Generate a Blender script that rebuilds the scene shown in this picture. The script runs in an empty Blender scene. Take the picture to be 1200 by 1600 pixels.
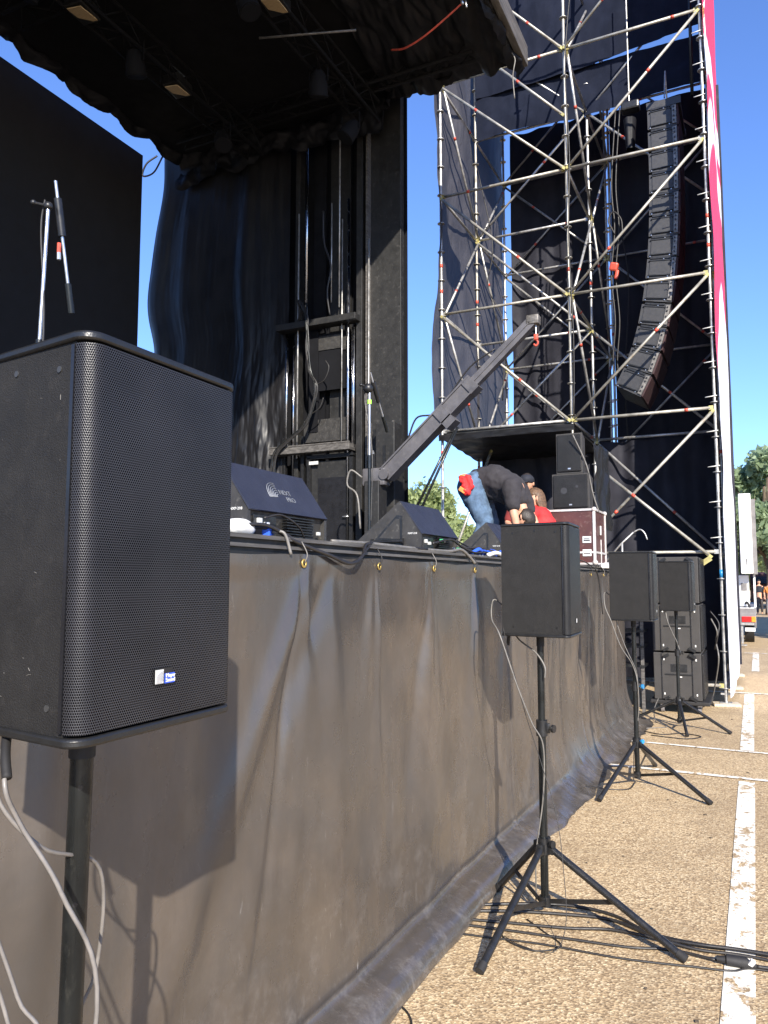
import bpy, bmesh, math, random
from mathutils import Vector, Matrix, Euler, noise
R = math.radians
SC = bpy.context.scene
COL = SC.collection
random.seed(7)

# ------------------------------------------------------------------ camera, sky, sun
CAM_H = 1.7
PITCH, YAW = math.atan(108/1202), R(25.6686)
cam = bpy.data.cameras.new('camera')
cam.sensor_fit = 'VERTICAL'; cam.sensor_height = 32.0; cam.lens = 32.0*1202/1600
cam.clip_start = 0.02; cam.clip_end = 2000
camo = bpy.data.objects.new('camera', cam); COL.objects.link(camo)
camo.location = (0, 0, CAM_H)
camo.rotation_euler = Euler((R(90)+PITCH, 0, YAW), 'XYZ')
SC.camera = camo

SUN_DIR = Vector((-0.506, 0.715, -0.490)).normalized()      # way the light travels
sun_el = math.asin(-SUN_DIR.z)
sun_az = math.atan2(-SUN_DIR.x, -SUN_DIR.y)                  # clockwise from +Y
w = bpy.data.worlds.new('World'); SC.world = w; w.use_nodes = True
nt = w.node_tree; nt.nodes.clear()
sky = nt.nodes.new('ShaderNodeTexSky'); sky.sky_type = 'NISHITA'; sky.sun_disc = False
sky.sun_elevation = sun_el; sky.sun_rotation = sun_az
sky.air_density = 1.0; sky.dust_density = 0.15; sky.ozone_density = 5.0; sky.altitude = 100
bg = nt.nodes.new('ShaderNodeBackground'); bg.inputs[1].default_value = 0.125
out = nt.nodes.new('ShaderNodeOutputWorld')
tint = nt.nodes.new('ShaderNodeMix'); tint.data_type = 'RGBA'; tint.blend_type = 'MULTIPLY'; tint.inputs[0].default_value = 1.0
tint.inputs[7].default_value = (0.80, 0.87, 1.12, 1)          # deep blue of a clear, dry day
hsv = nt.nodes.new('ShaderNodeHueSaturation'); hsv.inputs['Saturation'].default_value = 1.0
nt.links.new(sky.outputs[0], tint.inputs[6]); nt.links.new(tint.outputs[2], hsv.inputs['Color']); nt.links.new(hsv.outputs[0], bg.inputs[0]); nt.links.new(bg.outputs[0], out.inputs[0])
sl = bpy.data.lights.new('sun', 'SUN'); sl.energy = 4.6; sl.angle = R(0.5); sl.color = (1, 0.93, 0.82)
so = bpy.data.objects.new('sun', sl); COL.objects.link(so)
so.rotation_euler = SUN_DIR.to_track_quat('-Z', 'Y').to_euler(); so.location = (12, -17, 14)
SC.view_settings.view_transform = 'Standard'; SC.view_settings.look = 'None'
SC.view_settings.exposure = 1.1; SC.view_settings.gamma = 1
SC.cycles.max_bounces = 6; SC.cycles.transparent_max_bounces = 12
try: SC.cycles.use_denoising = True
except Exception: pass

# ------------------------------------------------------------------ materials
class NT:
    def __init__(s, name):
        s.m = bpy.data.materials.new(name); s.m.use_nodes = True
        s.t = s.m.node_tree; s.b = s.t.nodes['Principled BSDF']; s.o = s.t.nodes['Material Output']
    def n(s, typ, **k):
        x = s.t.nodes.new(typ)
        for a, v in k.items(): setattr(x, a, v)
        return x
    def l(s, a, b): s.t.links.new(a, b)
    def coord(s, scale=(1, 1, 1), kind='Object'):
        tc = s.n('ShaderNodeTexCoord'); mp = s.n('ShaderNodeMapping'); mp.inputs['Scale'].default_value = scale
        s.l(tc.outputs[kind], mp.inputs[0]); return mp.outputs[0]
    def noise(s, vec, scale, detail=4, rough=0.55, dist=0.0):
        x = s.n('ShaderNodeTexNoise'); x.inputs['Scale'].default_value = scale; x.inputs['Detail'].default_value = detail
        x.inputs['Roughness'].default_value = rough; x.inputs['Distortion'].default_value = dist
        s.l(vec, x.inputs['Vector']); return x.outputs['Fac']
    def ramp(s, fac, stops):
        x = s.n('ShaderNodeValToRGB'); e = x.color_ramp.elements
        while len(e) < len(stops): e.new(0.5)
        for i, (p, c) in enumerate(stops):
            e[i].position = p; e[i].color = (c[0], c[1], c[2], 1) if hasattr(c, '__len__') else (c, c, c, 1)
        s.l(fac, x.inputs[0]); return x.outputs[0]
    def mix(s, fac, a, b, mode='MIX'):
        x = s.n('ShaderNodeMix', data_type='RGBA', blend_type=mode)
        for sock, v in ((x.inputs[0], fac), (x.inputs[6], a), (x.inputs[7], b)):
            if isinstance(v, (int, float)): sock.default_value = v
            elif isinstance(v, tuple): sock.default_value = (*v, 1)
            else: s.l(v, sock)
        return x.outputs[2]
    def math(s, op, a, b=None, c=None):
        x = s.n('ShaderNodeMath', operation=op)
        for i, v in enumerate((a, b, c)):
            if v is None: continue
            if isinstance(v, (int, float)): x.inputs[i].default_value = v
            else: s.l(v, x.inputs[i])
        return x.outputs[0]
    def bump(s, h, strength=0.3, dist=0.01, prev=None):
        x = s.n('ShaderNodeBump'); x.inputs['Strength'].default_value = strength; x.inputs['Distance'].default_value = dist
        s.l(h, x.inputs['Height'])
        if prev is not None: s.l(prev, x.inputs['Normal'])
        s.l(x.outputs[0], s.b.inputs['Normal']); return x.outputs[0]
    def col(s, c):
        if isinstance(c, tuple): s.b.inputs['Base Color'].default_value = (*c, 1)
        else: s.l(c, s.b.inputs['Base Color'])
    def rgh(s, r):
        if isinstance(r, (int, float)): s.b.inputs['Roughness'].default_value = r
        else: s.l(r, s.b.inputs['Roughness'])
M = {}
def simple(name, c, rough=0.5, metal=0.0, var=0.25, scale=8.0, bump=0.0, bscale=60.0, dirt=None, spec=None, stretch=(1, 1, 1)):
    t = NT(name); v = t.coord(stretch)
    f = t.noise(v, scale, 5)
    c2 = tuple(min(1, x*(1+var)) for x in c); c1 = tuple(x*(1-var) for x in c)
    col = t.ramp(f, [(0.3, c1), (0.7, c2)])
    if dirt:
        g = t.noise(v, scale*2.7, 6, 0.7)
        col = t.mix(t.ramp(g, [(0.56, 0.0), (0.7, dirt[1])]), col, dirt[0])
    t.col(col)
    t.rgh(t.ramp(t.noise(v, scale*1.7, 4), [(0.3, max(0.03, rough-0.1)), (0.7, min(1, rough+0.1))]))
    t.b.inputs['Metallic'].default_value = metal
    if spec is not None: t.b.inputs['Specular IOR Level'].default_value = spec
    if bump: t.bump(t.noise(v, bscale, 3), bump, 0.004)
    M[name] = t.m; return t
simple('speaker_paint', (0.0145, 0.0137, 0.013), 0.62, var=0.2, scale=14, bump=0.6, bscale=420, dirt=((0.05, 0.045, 0.04), 0.25), spec=0.35)
simple('speaker_edge', (0.012, 0.012, 0.012), 0.38, var=0.2, scale=20, bump=0.15, bscale=300)
simple('black_metal', (0.012, 0.012, 0.0125), 0.38, 0.0, var=0.3, scale=20, dirt=((0.06, 0.055, 0.05), 0.35))
simple('pole_metal', (0.022, 0.024, 0.024), 0.3, 0.55, var=0.35, scale=15, dirt=((0.08, 0.08, 0.07), 0.4), stretch=(1, 1, 0.4))
simple('cable_pale', (0.17, 0.155, 0.14), 0.45, var=0.25, scale=25, dirt=((0.2, 0.18, 0.16), 0.6))
simple('rubber', (0.014, 0.013, 0.013), 0.7, var=0.3)
simple('cable_black', (0.018, 0.016, 0.015), 0.5, var=0.3, scale=30)
simple('cable_grey', (0.15, 0.14, 0.125), 0.45, var=0.25, scale=25, dirt=((0.1, 0.09, 0.08), 0.6))
simple('steel', (0.44, 0.43, 0.41), 0.42, 0.6, var=0.4, scale=9, dirt=((0.22, 0.18, 0.13), 0.85), bump=0.15, bscale=80)
simple('steel_old', (0.38, 0.36, 0.31), 0.5, 0.5, var=0.35, scale=7, dirt=((0.25, 0.17, 0.1), 0.8), bump=0.15, bscale=80)
simple('rod_chrome', (0.55, 0.55, 0.57), 0.2, 1.0, var=0.15)
simple('yellow_zinc', (0.48, 0.42, 0.17), 0.45, 0.4, var=0.3)
simple('red_paint', (0.50, 0.07, 0.04), 0.5, var=0.3, scale=20)
simple('blue_plastic', (0.02, 0.20, 0.42), 0.35)
simple('bright_blue', (0.03, 0.11, 0.62), 0.45)
simple('white_plastic', (0.72, 0.71, 0.68), 0.4, var=0.08, scale=20)
simple('green_tape', (0.07, 0.5, 0.2), 0.5)
simple('lime_tape', (0.35, 0.75, 0.08), 0.5)
simple('stage_black', (0.014, 0.0135, 0.013), 0.55, var=0.35, scale=6, dirt=((0.07, 0.065, 0.06), 0.5), bump=0.1)
simple('led_black', (0.017, 0.0155, 0.0155), 0.7, var=0.06, scale=2, spec=0.3)
simple('flat_black', (0.005, 0.0052, 0.0068), 0.85, var=0.3, scale=3, spec=0.2)
simple('wood_tan', (0.45, 0.33, 0.18), 0.6, var=0.2, scale=20, stretch=(1, 6, 1))
simple('worn_alu', (0.13, 0.12, 0.11), 0.5, 0.4, var=0.5, scale=14, dirt=((0.28, 0.26, 0.22), 0.8), stretch=(1, 0.15, 3))
simple('wedge_side', (0.03, 0.028, 0.026), 0.55, var=0.4, scale=12, dirt=((0.16, 0.15, 0.13), 0.55), bump=0.3, bscale=300)
simple('wedge_top', (0.023, 0.025, 0.038), 0.42, var=0.12, scale=9, bump=0.25, bscale=350)
simple('boom_steel', (0.105, 0.10, 0.105), 0.42, 0.2, var=0.3, scale=6, dirt=((0.16, 0.15, 0.14), 0.5))
simple('maroon', (0.070, 0.024, 0.021), 0.45, var=0.2, scale=8, dirt=((0.25, 0.18, 0.16), 0.4))
simple('alu_trim', (0.62, 0.58, 0.55), 0.4, 0.35, var=0.2, scale=20)
simple('denim', (0.07, 0.115, 0.18), 0.9, var=0.5, scale=11, bump=0.5, bscale=60)
simple('tee_black', (0.026, 0.023, 0.026), 0.9, var=0.15, scale=10, bump=0.4, bscale=25)
simple('skin', (0.52, 0.28, 0.18), 0.55, var=0.08, scale=20)
simple('hair_brown', (0.10, 0.055, 0.028), 0.6, var=0.5, scale=60, bump=0.8, bscale=90)
simple('hair_dark', (0.02, 0.014, 0.01), 0.6, var=0.4, scale=60)
simple('cloth_red', (0.62, 0.02, 0.02), 0.8, var=0.2, scale=14, bump=0.3, bscale=30)
simple('cloth_darkred', (0.17, 0.02, 0.02), 0.85)
simple('cloth_orange', (0.7, 0.25, 0.06), 0.8, var=0.4, scale=30)
simple('cloth_navy', (0.012, 0.014, 0.022), 0.85)
simple('cloth_grey', (0.22, 0.2, 0.19), 0.85)
simple('truck_white', (0.8, 0.79, 0.77), 0.4, var=0.04)
simple('truck_grey', (0.18, 0.17, 0.17), 0.5, var=0.25, scale=5)
simple('truck_dark', (0.05, 0.047, 0.05), 0.6, var=0.3)
simple('tail_red', (0.7, 0.02, 0.02), 0.2)
simple('tail_orange', (0.8, 0.25, 0.03), 0.2)
simple('bark', (0.10, 0.075, 0.05), 0.9, var=0.4, scale=14, bump=0.6, bscale=30, stretch=(1, 1, 0.3))
simple('wood_plate', (0.5, 0.42, 0.3), 0.7, var=0.2, scale=20, stretch=(1, 6, 1))
simple('array_grey', (0.028, 0.028, 0.031), 0.5, var=0.2, scale=20)
simple('array_rig', (0.20, 0.185, 0.165), 0.45, 0.4, var=0.5, scale=25, dirt=((0.03, 0.03, 0.03), 0.9))
simple('array_front', (0.035, 0.012, 0.014), 0.7)  # dark red reflection from the right is put into the grille colour
simple('sub_paint', (0.036, 0.033, 0.031), 0.6, var=0.12, scale=8, bump=0.4, bscale=250)
simple('silver', (0.55, 0.55, 0.55), 0.3, 0.8)
simple('logo_blue', (0.04, 0.10, 0.6), 0.4, var=0.05)
simple('logo_grey', (0.62, 0.62, 0.6), 0.35, 0.2, var=0.1, scale=80)
simple('logo_faint', (0.18, 0.19, 0.21), 0.5)
simple('brass', (0.6, 0.42, 0.12), 0.35, 0.7)
simple('lens_dark', (0.012, 0.012, 0.014), 0.3)
simple('screw_dark', (0.10, 0.10, 0.10), 0.4, 0.6)

# perforated grille
def grille_mat(name, pitch, colr=(0.045, 0.045, 0.047), back=(0.004, 0.004, 0.0045), axis=1):
    t = NT(name)
    tc = t.n('ShaderNodeTexCoord'); sp = t.n('ShaderNodeSeparateXYZ'); t.l(tc.outputs['Object'], sp.inputs[0])
    u = t.math('MULTIPLY', t.math('ADD', sp.outputs[1], sp.outputs[0]), 1/pitch); v = t.math('MULTIPLY', sp.outputs[2], 1/(pitch*1.732))
    def cell(off):
        a = t.math('SUBTRACT', t.math('FRACT', t.math('ADD', u, off)), 0.5)
        b = t.math('MULTIPLY', t.math('SUBTRACT', t.math('FRACT', t.math('ADD', v, off)), 0.5), 1.732)
        return t.math('SQRT', t.math('ADD', t.math('MULTIPLY', a, a), t.math('MULTIPLY', b, b)))
    d = t.math('MINIMUM', cell(100.0), cell(100.5))
    hole = t.ramp(d, [(0.33, 1.0), (0.40, 0.0)])
    dust = t.noise(t.coord(), 5, 4)
    metal = t.ramp(dust, [(0.3, tuple(c*0.75 for c in colr)), (0.7, tuple(c*1.35 for c in colr))])
    t.col(t.mix(hole, metal, back)); t.rgh(0.38)
    t.b.inputs['Metallic'].default_value = 0.2
    t.l(t.ramp(hole, [(0.0, 0.5), (1.0, 0.0)]), t.b.inputs['Specular IOR Level'])
    t.bump(d, 0.5, pitch*0.3)
    M[name] = t.m
grille_mat('grille', 0.0042, (0.038, 0.037, 0.040))
grille_mat('grille_fine', 0.006, (0.03, 0.029, 0.028))

# black vinyl skirt
def vinyl(name, base, base2, rough, scr=0.5, ior=1.5, bump=0.25, bs=9, stretch=(1, 1, 0.35), spec=0.5):
    t = NT(name); v = t.coord(stretch); v1 = t.coord()
    f = t.noise(v, 1.6, 5, 0.6, 0.6)
    c = t.ramp(f, [(0.3, base), (0.7, base2)])
    dust = t.ramp(t.noise(v1, 2.3, 8, 0.72), [(0.45, 0.0), (0.8, 0.5)])
    c = t.mix(t.math('MULTIPLY', dust, 0.35+0.65*(scr > 0.5)), c, tuple(min(0.16, 3*q) for q in base2) if scr < 0.5 else (0.15, 0.128, 0.108))
    # fine scratches and scuffs
    sc = t.coord((9, 9, 1.6)); s1 = t.ramp(t.noise(sc, 3.2, 9, 0.78, 1.6), [(0.62, 0.0), (0.70, scr)])
    zone = t.ramp(t.noise(v1, 1.1, 3), [(0.45, 0.0), (0.62, 1.0)])
    c = t.mix(t.math('MULTIPLY', s1, zone), c, (0.42, 0.39, 0.36) if scr > 0.5 else (0.08, 0.08, 0.08))
    t.col(c)
    t.rgh(t.ramp(t.noise(v1, 3.3, 6), [(0.3, rough-0.08), (0.75, rough+0.14)]))
    t.b.inputs['IOR'].default_value = ior; t.b.inputs['Specular IOR Level'].default_value = spec
    if scr > .9:
        pt = t.ramp(t.noise(t.coord((1, 1, .6)), 1.5, 7, .66, .7), [(.42, .6), (.60, 0.0)]); c = t.mix(pt, c, (0.046, 0.044, 0.042))
        lowz = t.n('ShaderNodeSeparateXYZ'); t.l(v1, lowz.inputs[0])
        lz = t.math('MULTIPLY', t.ramp(lowz.outputs[2], [(0.0, 1.0), (0.75, 0.0)]), t.ramp(t.noise(t.coord((3, 3, 3)), 2.2, 10, .82, .3), [(.50, 0.0), (.68, .5)]))
        c = t.mix(lz, c, (0.24, 0.22, 0.20)); t.col(c)
    b = t.bump(t.noise(v, bs, 5, 0.6, 0.5), bump, 0.02)
    t.bump(t.noise(v1, 90, 3), bump*0.3, 0.002, b)
    M[name] = t.m
vinyl('skirt_vinyl', (0.062, 0.050, 0.040), (0.100, 0.079, 0.060), 0.27, 0.95, 1.7, 0.12)
vinyl('curtain_vinyl', (0.007, 0.007, 0.0078), (0.012, 0.0115, 0.0125), 0.40, 0.2, 1.36, 0.12, 5)
vinyl('shaded_cloth', (0.008, 0.010, 0.018), (0.014, 0.017, 0.030), 0.75, 0.1, 1.3, 0.4, 3, spec=.1)  # black tower-top cloth, its bluish shade put into the base colour
vinyl('roof_cloth', (0.005, 0.0055, 0.007), (0.009, 0.009, 0.012), 0.6, 0.1, 1.3, 0.2, 5)
vinyl('black_cloth', (0.013, 0.013, 0.018), (0.024, 0.024, 0.032), 0.7, 0.1, 1.4, 0.4, 4, spec=.25)
# see-through scaffold mesh
def mesh_cloth():
    t = NT('scaffold_mesh'); v = t.coord((1, 1, 0.4))
    t.col(t.ramp(t.noise(v, 3, 6), [(0.3, (0.022, 0.021, 0.026)), (0.7, (0.055, 0.052, 0.058))])); t.rgh(0.7)
    t.bump(t.noise(v, 5, 5, 0.6, 0.8), 0.6, 0.05)
    tr = t.n('ShaderNodeBsdfTransparent'); mx = t.n('ShaderNodeMixShader'); mx.inputs[0].default_value = 0.965
    t.l(tr.outputs[0], mx.inputs[1]); t.l(t.b.outputs[0], mx.inputs[2]); t.l(mx.outputs[0], t.o.inputs[0])
    M['scaffold_mesh'] = t.m
mesh_cloth()
# asphalt
def asphalt_nodes(t):
    v = t.coord()
    vo = t.n('ShaderNodeTexVoronoi'); vo.inputs['Scale'].default_value = 90; t.l(v, vo.inputs['Vector'])
    bw = t.n('ShaderNodeSeparateColor'); t.l(vo.outputs['Color'], bw.inputs[0])
    peb = t.ramp(bw.outputs[0], [(0.0, (0.15, 0.098, 0.05)), (0.3, (0.40, 0.275, 0.145)), (0.65, (0.60, 0.435, 0.235)), (1.0, (0.85, 0.69, 0.43))])
    n1 = t.noise(v, 160, 4, 0.7)
    peb = t.mix(t.ramp(n1, [(0.35, 0.55), (0.6, 0.0)]), peb, (0.20, 0.145, 0.09))
    big = t.noise(v, 0.6, 6, 0.6)
    peb = t.mix(0.2, peb, t.ramp(big, [(0.3, (0.34, 0.23, 0.12)), (0.7, (0.52, 0.37, 0.20))]))
    spots = t.ramp(t.noise(v, 3.1, 4, 0.7), [(0.64, 0.0), (0.72, 0.5)])
    st = t.ramp(t.noise(v, 0.9, 7, 0.68, 0.8), [(0.38, 0.4), (0.54, 0.0)]); peb = t.mix(st, peb, (0.27, 0.19, 0.105))
    peb = t.mix(spots, peb, (0.12, 0.09, 0.065))
    oil = t.ramp(t.noise(t.coord((1, .45, 1)), 1.7, 3, .5), [(.68, 0.0), (.76, .35)]); peb = t.mix(oil, peb, (.13, .10, .07))
    cr = t.n('ShaderNodeTexVoronoi', feature='DISTANCE_TO_EDGE'); cr.inputs['Scale'].default_value = 0.35
    mv = t.n('ShaderNodeVectorMath', operation='ADD'); nn = t.n('ShaderNodeTexNoise'); nn.inputs['Scale'].default_value = 2.5; nn.inputs['Detail'].default_value = 6
    t.l(v, nn.inputs['Vector']); t.l(v, mv.inputs[0]); t.l(nn.outputs['Color'], mv.inputs[1]); t.l(mv.outputs[0], cr.inputs['Vector'])
    crack = t.ramp(cr.outputs['Distance'], [(0.0, 0.0), (0.006, 0.0)])
    peb = t.mix(crack, peb, (0.09, 0.065, 0.045))
    return v, vo, peb
t = NT('asphalt'); v, vo, peb = asphalt_nodes(t); t.col(peb); t.rgh(0.85)
b_ = t.bump(vo.outputs['Distance'], 0.5, 0.006); t.bump(t.noise(v, 9, 5), 0.3, 0.02, b_)
M['asphalt'] = t.m
t = NT('worn_line_paint'); v, vo, peb = asphalt_nodes(t)
wear = t.noise(t.coord((1, 0.8, 1)), 11, 9, 0.72, 0.4)
wz = t.noise(v, 1.3, 2)
wm = t.ramp(t.math('ADD', wear, t.math('MULTIPLY', wz, 0.28)), [(0.655, 0.0), (0.71, 1.0)])
t.col(t.mix(wm, (0.80, 0.76, 0.66), peb)); t.rgh(0.7); t.bump(vo.outputs['Distance'], 0.35, 0.004)
M['worn_line_paint'] = t.m
# banner: pink swoosh over white
t = NT('banner_print'); tc = t.n('ShaderNodeTexCoord'); sp = t.n('ShaderNodeSeparateXYZ'); t.l(tc.outputs['Object'], sp.inputs[0])
y_, z_ = sp.outputs[1], sp.outputs[2]
wv = t.math('MULTIPLY', t.math('SINE', t.math('ADD', t.math('MULTIPLY', y_, 1.15), t.math('MULTIPLY', z_, 0.35))), 0.7)
s_ = t.math('ADD', t.math('ADD', z_, wv), t.math('MULTIPLY', t.math('SUBTRACT', y_, 13.5), -0.45))
W_, K_ = (0.80, 0.80, 0.86), (0.72, 0.035, 0.085)
q = lambda z: z/14
pk = t.ramp(t.math('MULTIPLY', s_, 1/14), [(0.0, W_), (q(5.9), W_), (q(5.93), K_), (q(8.2), K_), (q(8.23), W_), (q(8.9), W_), (q(8.93), K_), (q(9.3), K_), (q(9.33), W_), (q(9.9), W_), (q(9.93), K_), (1.0, K_)])
t.col(pk); t.rgh(0.5); t.bump(t.noise(t.coord((1, 1, 0.3)), 2.2, 5, 0.6, 0.5), 0.8, 0.15)
M['banner_print'] = t.m
def leaf(name, c1, c2):
    t = NT(name); v = t.coord()
    t.col(t.ramp(t.noise(v, 1.4, 5, 0.7), [(0.32, c1), (0.68, c2)])); t.rgh(0.6)
    tl = t.n('ShaderNodeBsdfTranslucent'); tl.inputs[0].default_value = (*[x*1.2 for x in c2], 1)
    mx = t.n('ShaderNodeMixShader'); mx.inputs[0].default_value = 0.42
    t.l(t.b.outputs[0], mx.inputs[1]); t.l(tl.outputs[0], mx.inputs[2]); t.l(mx.outputs[0], t.o.inputs[0]); M[name] = t.m
leaf('leaf_green', (0.19, 0.24, 0.09), (0.36, 0.41, 0.18))
leaf('leaf_blue', (0.17, 0.24, 0.13), (0.33, 0.41, 0.24))

# ------------------------------------------------------------------ mesh builder
def basis(p, q):
    d = (q-p); L = d.length; d = d/L if L > 1e-9 else Vector((0, 0, 1))
    a = Vector((0, 0, 1)) if abs(d.z) < 0.95 else Vector((1, 0, 0))
    x = d.cross(a).normalized(); y = d.cross(x).normalized()
    return d, x, y
class MB:
    def __init__(s): s.v = []; s.f = []; s.m = []; s.cur = 0
    def add(s, vs, fs):
        o = len(s.v); s.v += [tuple(v) for v in vs]; s.f += [tuple(i+o for i in f) for f in fs]; s.m += [s.cur]*len(fs); return s
    def box(s, c, size, rot=None, bev=0.0):
        bm = bmesh.new(); bmesh.ops.create_cube(bm, size=1)
        for v in bm.verts: v.co = Vector((v.co.x*size[0], v.co.y*size[1], v.co.z*size[2]))
        if bev > 0: bmesh.ops.bevel(bm, geom=bm.edges[:], offset=bev, segments=2, affect='EDGES', profile=0.5)
        mt = (rot if isinstance(rot, Matrix) else Euler(rot).to_matrix()) if rot is not None else Matrix.Identity(3)
        bm.verts.index_update()
        s.add([mt @ v.co + Vector(c) for v in bm.verts], [[v.index for v in f.verts] for f in bm.faces]); bm.free(); return s
    def tube(s, pts, r, n=8, cap=True, closed=False):
        pts = [Vector(p) for p in pts]; rs = r if hasattr(r, '__len__') else [r]*len(pts)
        d, x, y = basis(pts[0], pts[1]); vs = []; fs = []
        prev = d
        for i, p in enumerate(pts):
            a = pts[max(0, i-1)]; b = pts[min(len(pts)-1, i+1)]
            t = (b-a).normalized() if (b-a).length > 1e-9 else prev
            q = prev.rotation_difference(t); x = q @ x; y = q @ y; prev = t
            for k in range(n):
                an = 2*math.pi*k/n; vs.append(p + x*math.cos(an)*rs[i] + y*math.sin(an)*rs[i])
        for i in range(len(pts)-1):
            for k in range(n):
                k2 = (k+1) % n; fs.append((i*n+k, i*n+k2, (i+1)*n+k2, (i+1)*n+k))
        if cap: fs.append(tuple(range(n))[::-1]); fs.append(tuple((len(pts)-1)*n+k for k in range(n)))
        return s.add(vs, fs)
    def bar(s, p, q, w, h, up=(0, 0, 1)):
        p, q = Vector(p), Vector(q); d = (q-p).normalized(); u = Vector(up)
        x = d.cross(u).normalized(); z = x.cross(d).normalized()
        vs = [b + x*sx*w/2 + z*sz*h/2 for b in (p, q) for sx, sz in ((-1, -1), (1, -1), (1, 1), (-1, 1))]
        return s.add(vs, [(0, 1, 2, 3), (7, 6, 5, 4), (0, 4, 5, 1), (1, 5, 6, 2), (2, 6, 7, 3), (3, 7, 4, 0)])
    def prism(s, poly, a, b, fn):
        """poly of 2-D points, swept from a to b; fn(px, py, t) gives the 3-D point"""
        n = len(poly); vs = [fn(x, y, a) for x, y in poly] + [fn(x, y, b) for x, y in poly]
        fs = [tuple(range(n))[::-1], tuple(range(n, 2*n))] + [(i, (i+1) % n, n+(i+1) % n, n+i) for i in range(n)]
        return s.add(vs, fs)
    def grid(s, nu, nv, fn):
        vs = [fn(i/nu, j/nv) for j in range(nv+1) for i in range(nu+1)]
        return s.add(vs, [(j*(nu+1)+i, j*(nu+1)+i+1, (j+1)*(nu+1)+i+1, (j+1)*(nu+1)+i) for j in range(nv) for i in range(nu)])
    def ball(s, c, r, sx=1, sy=1, sz=1, sub=2):
        bm = bmesh.new(); bmesh.ops.create_icosphere(bm, subdivisions=sub, radius=r); bm.verts.index_update()
        s.add([Vector((v.co.x*sx, v.co.y*sy, v.co.z*sz))+Vector(c) for v in bm.verts], [[v.index for v in f.verts] for f in bm.faces]); bm.free(); return s
    def disc(s, c, r, nrm, th=0.004, n=20, r0=0.0):
        c = Vector(c); nrm = Vector(nrm).normalized(); d, x, y = basis(c, c+nrm)
        ring = lambda rr, h: [c+nrm*h+(x*math.cos(2*math.pi*k/n)+y*math.sin(2*math.pi*k/n))*rr for k in range(n)]
        if r0 <= 0:
            return s.add(ring(r, 0)+ring(r, th), [tuple(range(n))[::-1], tuple(range(n, 2*n))]+[(k, (k+1) % n, n+(k+1) % n, n+k) for k in range(n)])
        vs = ring(r, 0)+ring(r, th)+ring(r0, th)+ring(r0, 0); fs = []
        for a in range(4):
            b = (a+1) % 4
            fs += [(a*n+k, a*n+(k+1) % n, b*n+(k+1) % n, b*n+k) for k in range(n)]
        return s.add(vs, fs)
    def build(s, name, mat, parent=None, smooth=False, world=True, mats=None):
        me = bpy.data.meshes.new(name)
        vs = s.v
        if parent is not None and world:
            im = pm(parent).inverted(); vs = [tuple(im @ Vector(v)) for v in vs]
        me.from_pydata(vs, [], s.f); me.validate(clean_customdata=False)
        for m_ in (mats or [mat]): me.materials.append(M[m_])
        if mats and len(me.polygons) == len(s.m):
            me.polygons.foreach_set('material_index', s.m)
        if smooth is not False:
            me.polygons.foreach_set('use_smooth', [True]*len(me.polygons))
            if smooth == 'auto':
                try: me.set_sharp_from_angle(angle=R(38))
                except Exception: pass
        bm = bmesh.new(); bm.from_mesh(me); bmesh.ops.recalc_face_normals(bm, faces=bm.faces[:]); bm.to_mesh(me); bm.free()
        o = bpy.data.objects.new(name, me); COL.objects.link(o)
        if parent is not None: o.parent = parent
        return o
def pm(o):
    m = Matrix.LocRotScale(o.location, o.rotation_euler, o.scale)
    return (pm(o.parent) @ m) if o.parent else m
def tag(o, label=None, cat=None, group=None, kind=None):
    if label: o['label'] = label
    if cat: o['category'] = cat
    if group: o['group'] = group
    if kind: o['kind'] = kind
    return o
def empty(name, loc, rz=0, label=None, cat=None, group=None):
    o = bpy.data.objects.new(name, None); COL.objects.link(o); o.location = loc; o.rotation_euler = (0, 0, rz)
    o.empty_display_size = 0.1
    return tag(o, label, cat, group)
def copy_tree(o, parent=None):
    c = o.copy(); COL.objects.link(c); c.parent = parent
    for ch in list(o.children): copy_tree(ch, c)
    return c
def text(s, size, mat, parent, loc, rot, name='lettering', depth=0.0006, align='LEFT'):
    cu = bpy.data.curves.new('txt', 'FONT'); cu.body = s; cu.size = size; cu.extrude = depth; cu.align_x = align
    o = bpy.data.objects.new('txt', cu); COL.objects.link(o)
    me = bpy.data.meshes.new_from_object(o.evaluated_get(bpy.context.evaluated_depsgraph_get()))
    bpy.data.objects.remove(o); me.materials.clear(); me.materials.append(M[mat])
    ob = bpy.data.objects.new(name, me); COL.objects.link(ob); ob.parent = parent; ob.location = loc; ob.rotation_euler = rot
    return ob
def curve_pts(ctrl, n=8):
    """Catmull-Rom through the control points"""
    c = [Vector(p) for p in ctrl]; c = [c[0]*2-c[1]]+c+[c[-1]*2-c[-2]]; out_ = []
    for i in range(1, len(c)-2):
        for k in range(n):
            t = k/n; a, b, d, e = c[i-1], c[i], c[i+1], c[i+2]
            out_.append(0.5*((2*b)+(d-a)*t+(2*a-5*b+4*d-e)*t*t+(-a+3*b-3*d+e)*t**3))
    out_.append(c[-2]); return out_
def cable(ctrl, r, mat, label, name='cable', cat='cable', group=None, n=6, parent=None):
    o = MB().tube(curve_pts(ctrl), r, n).build(name, mat, parent, smooth=True)
    if parent is None: tag(o, label, cat, group)
    return o
def fbm(p, o=4): return noise.fractal(Vector(p), 1.0, 2.0, o)

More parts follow.
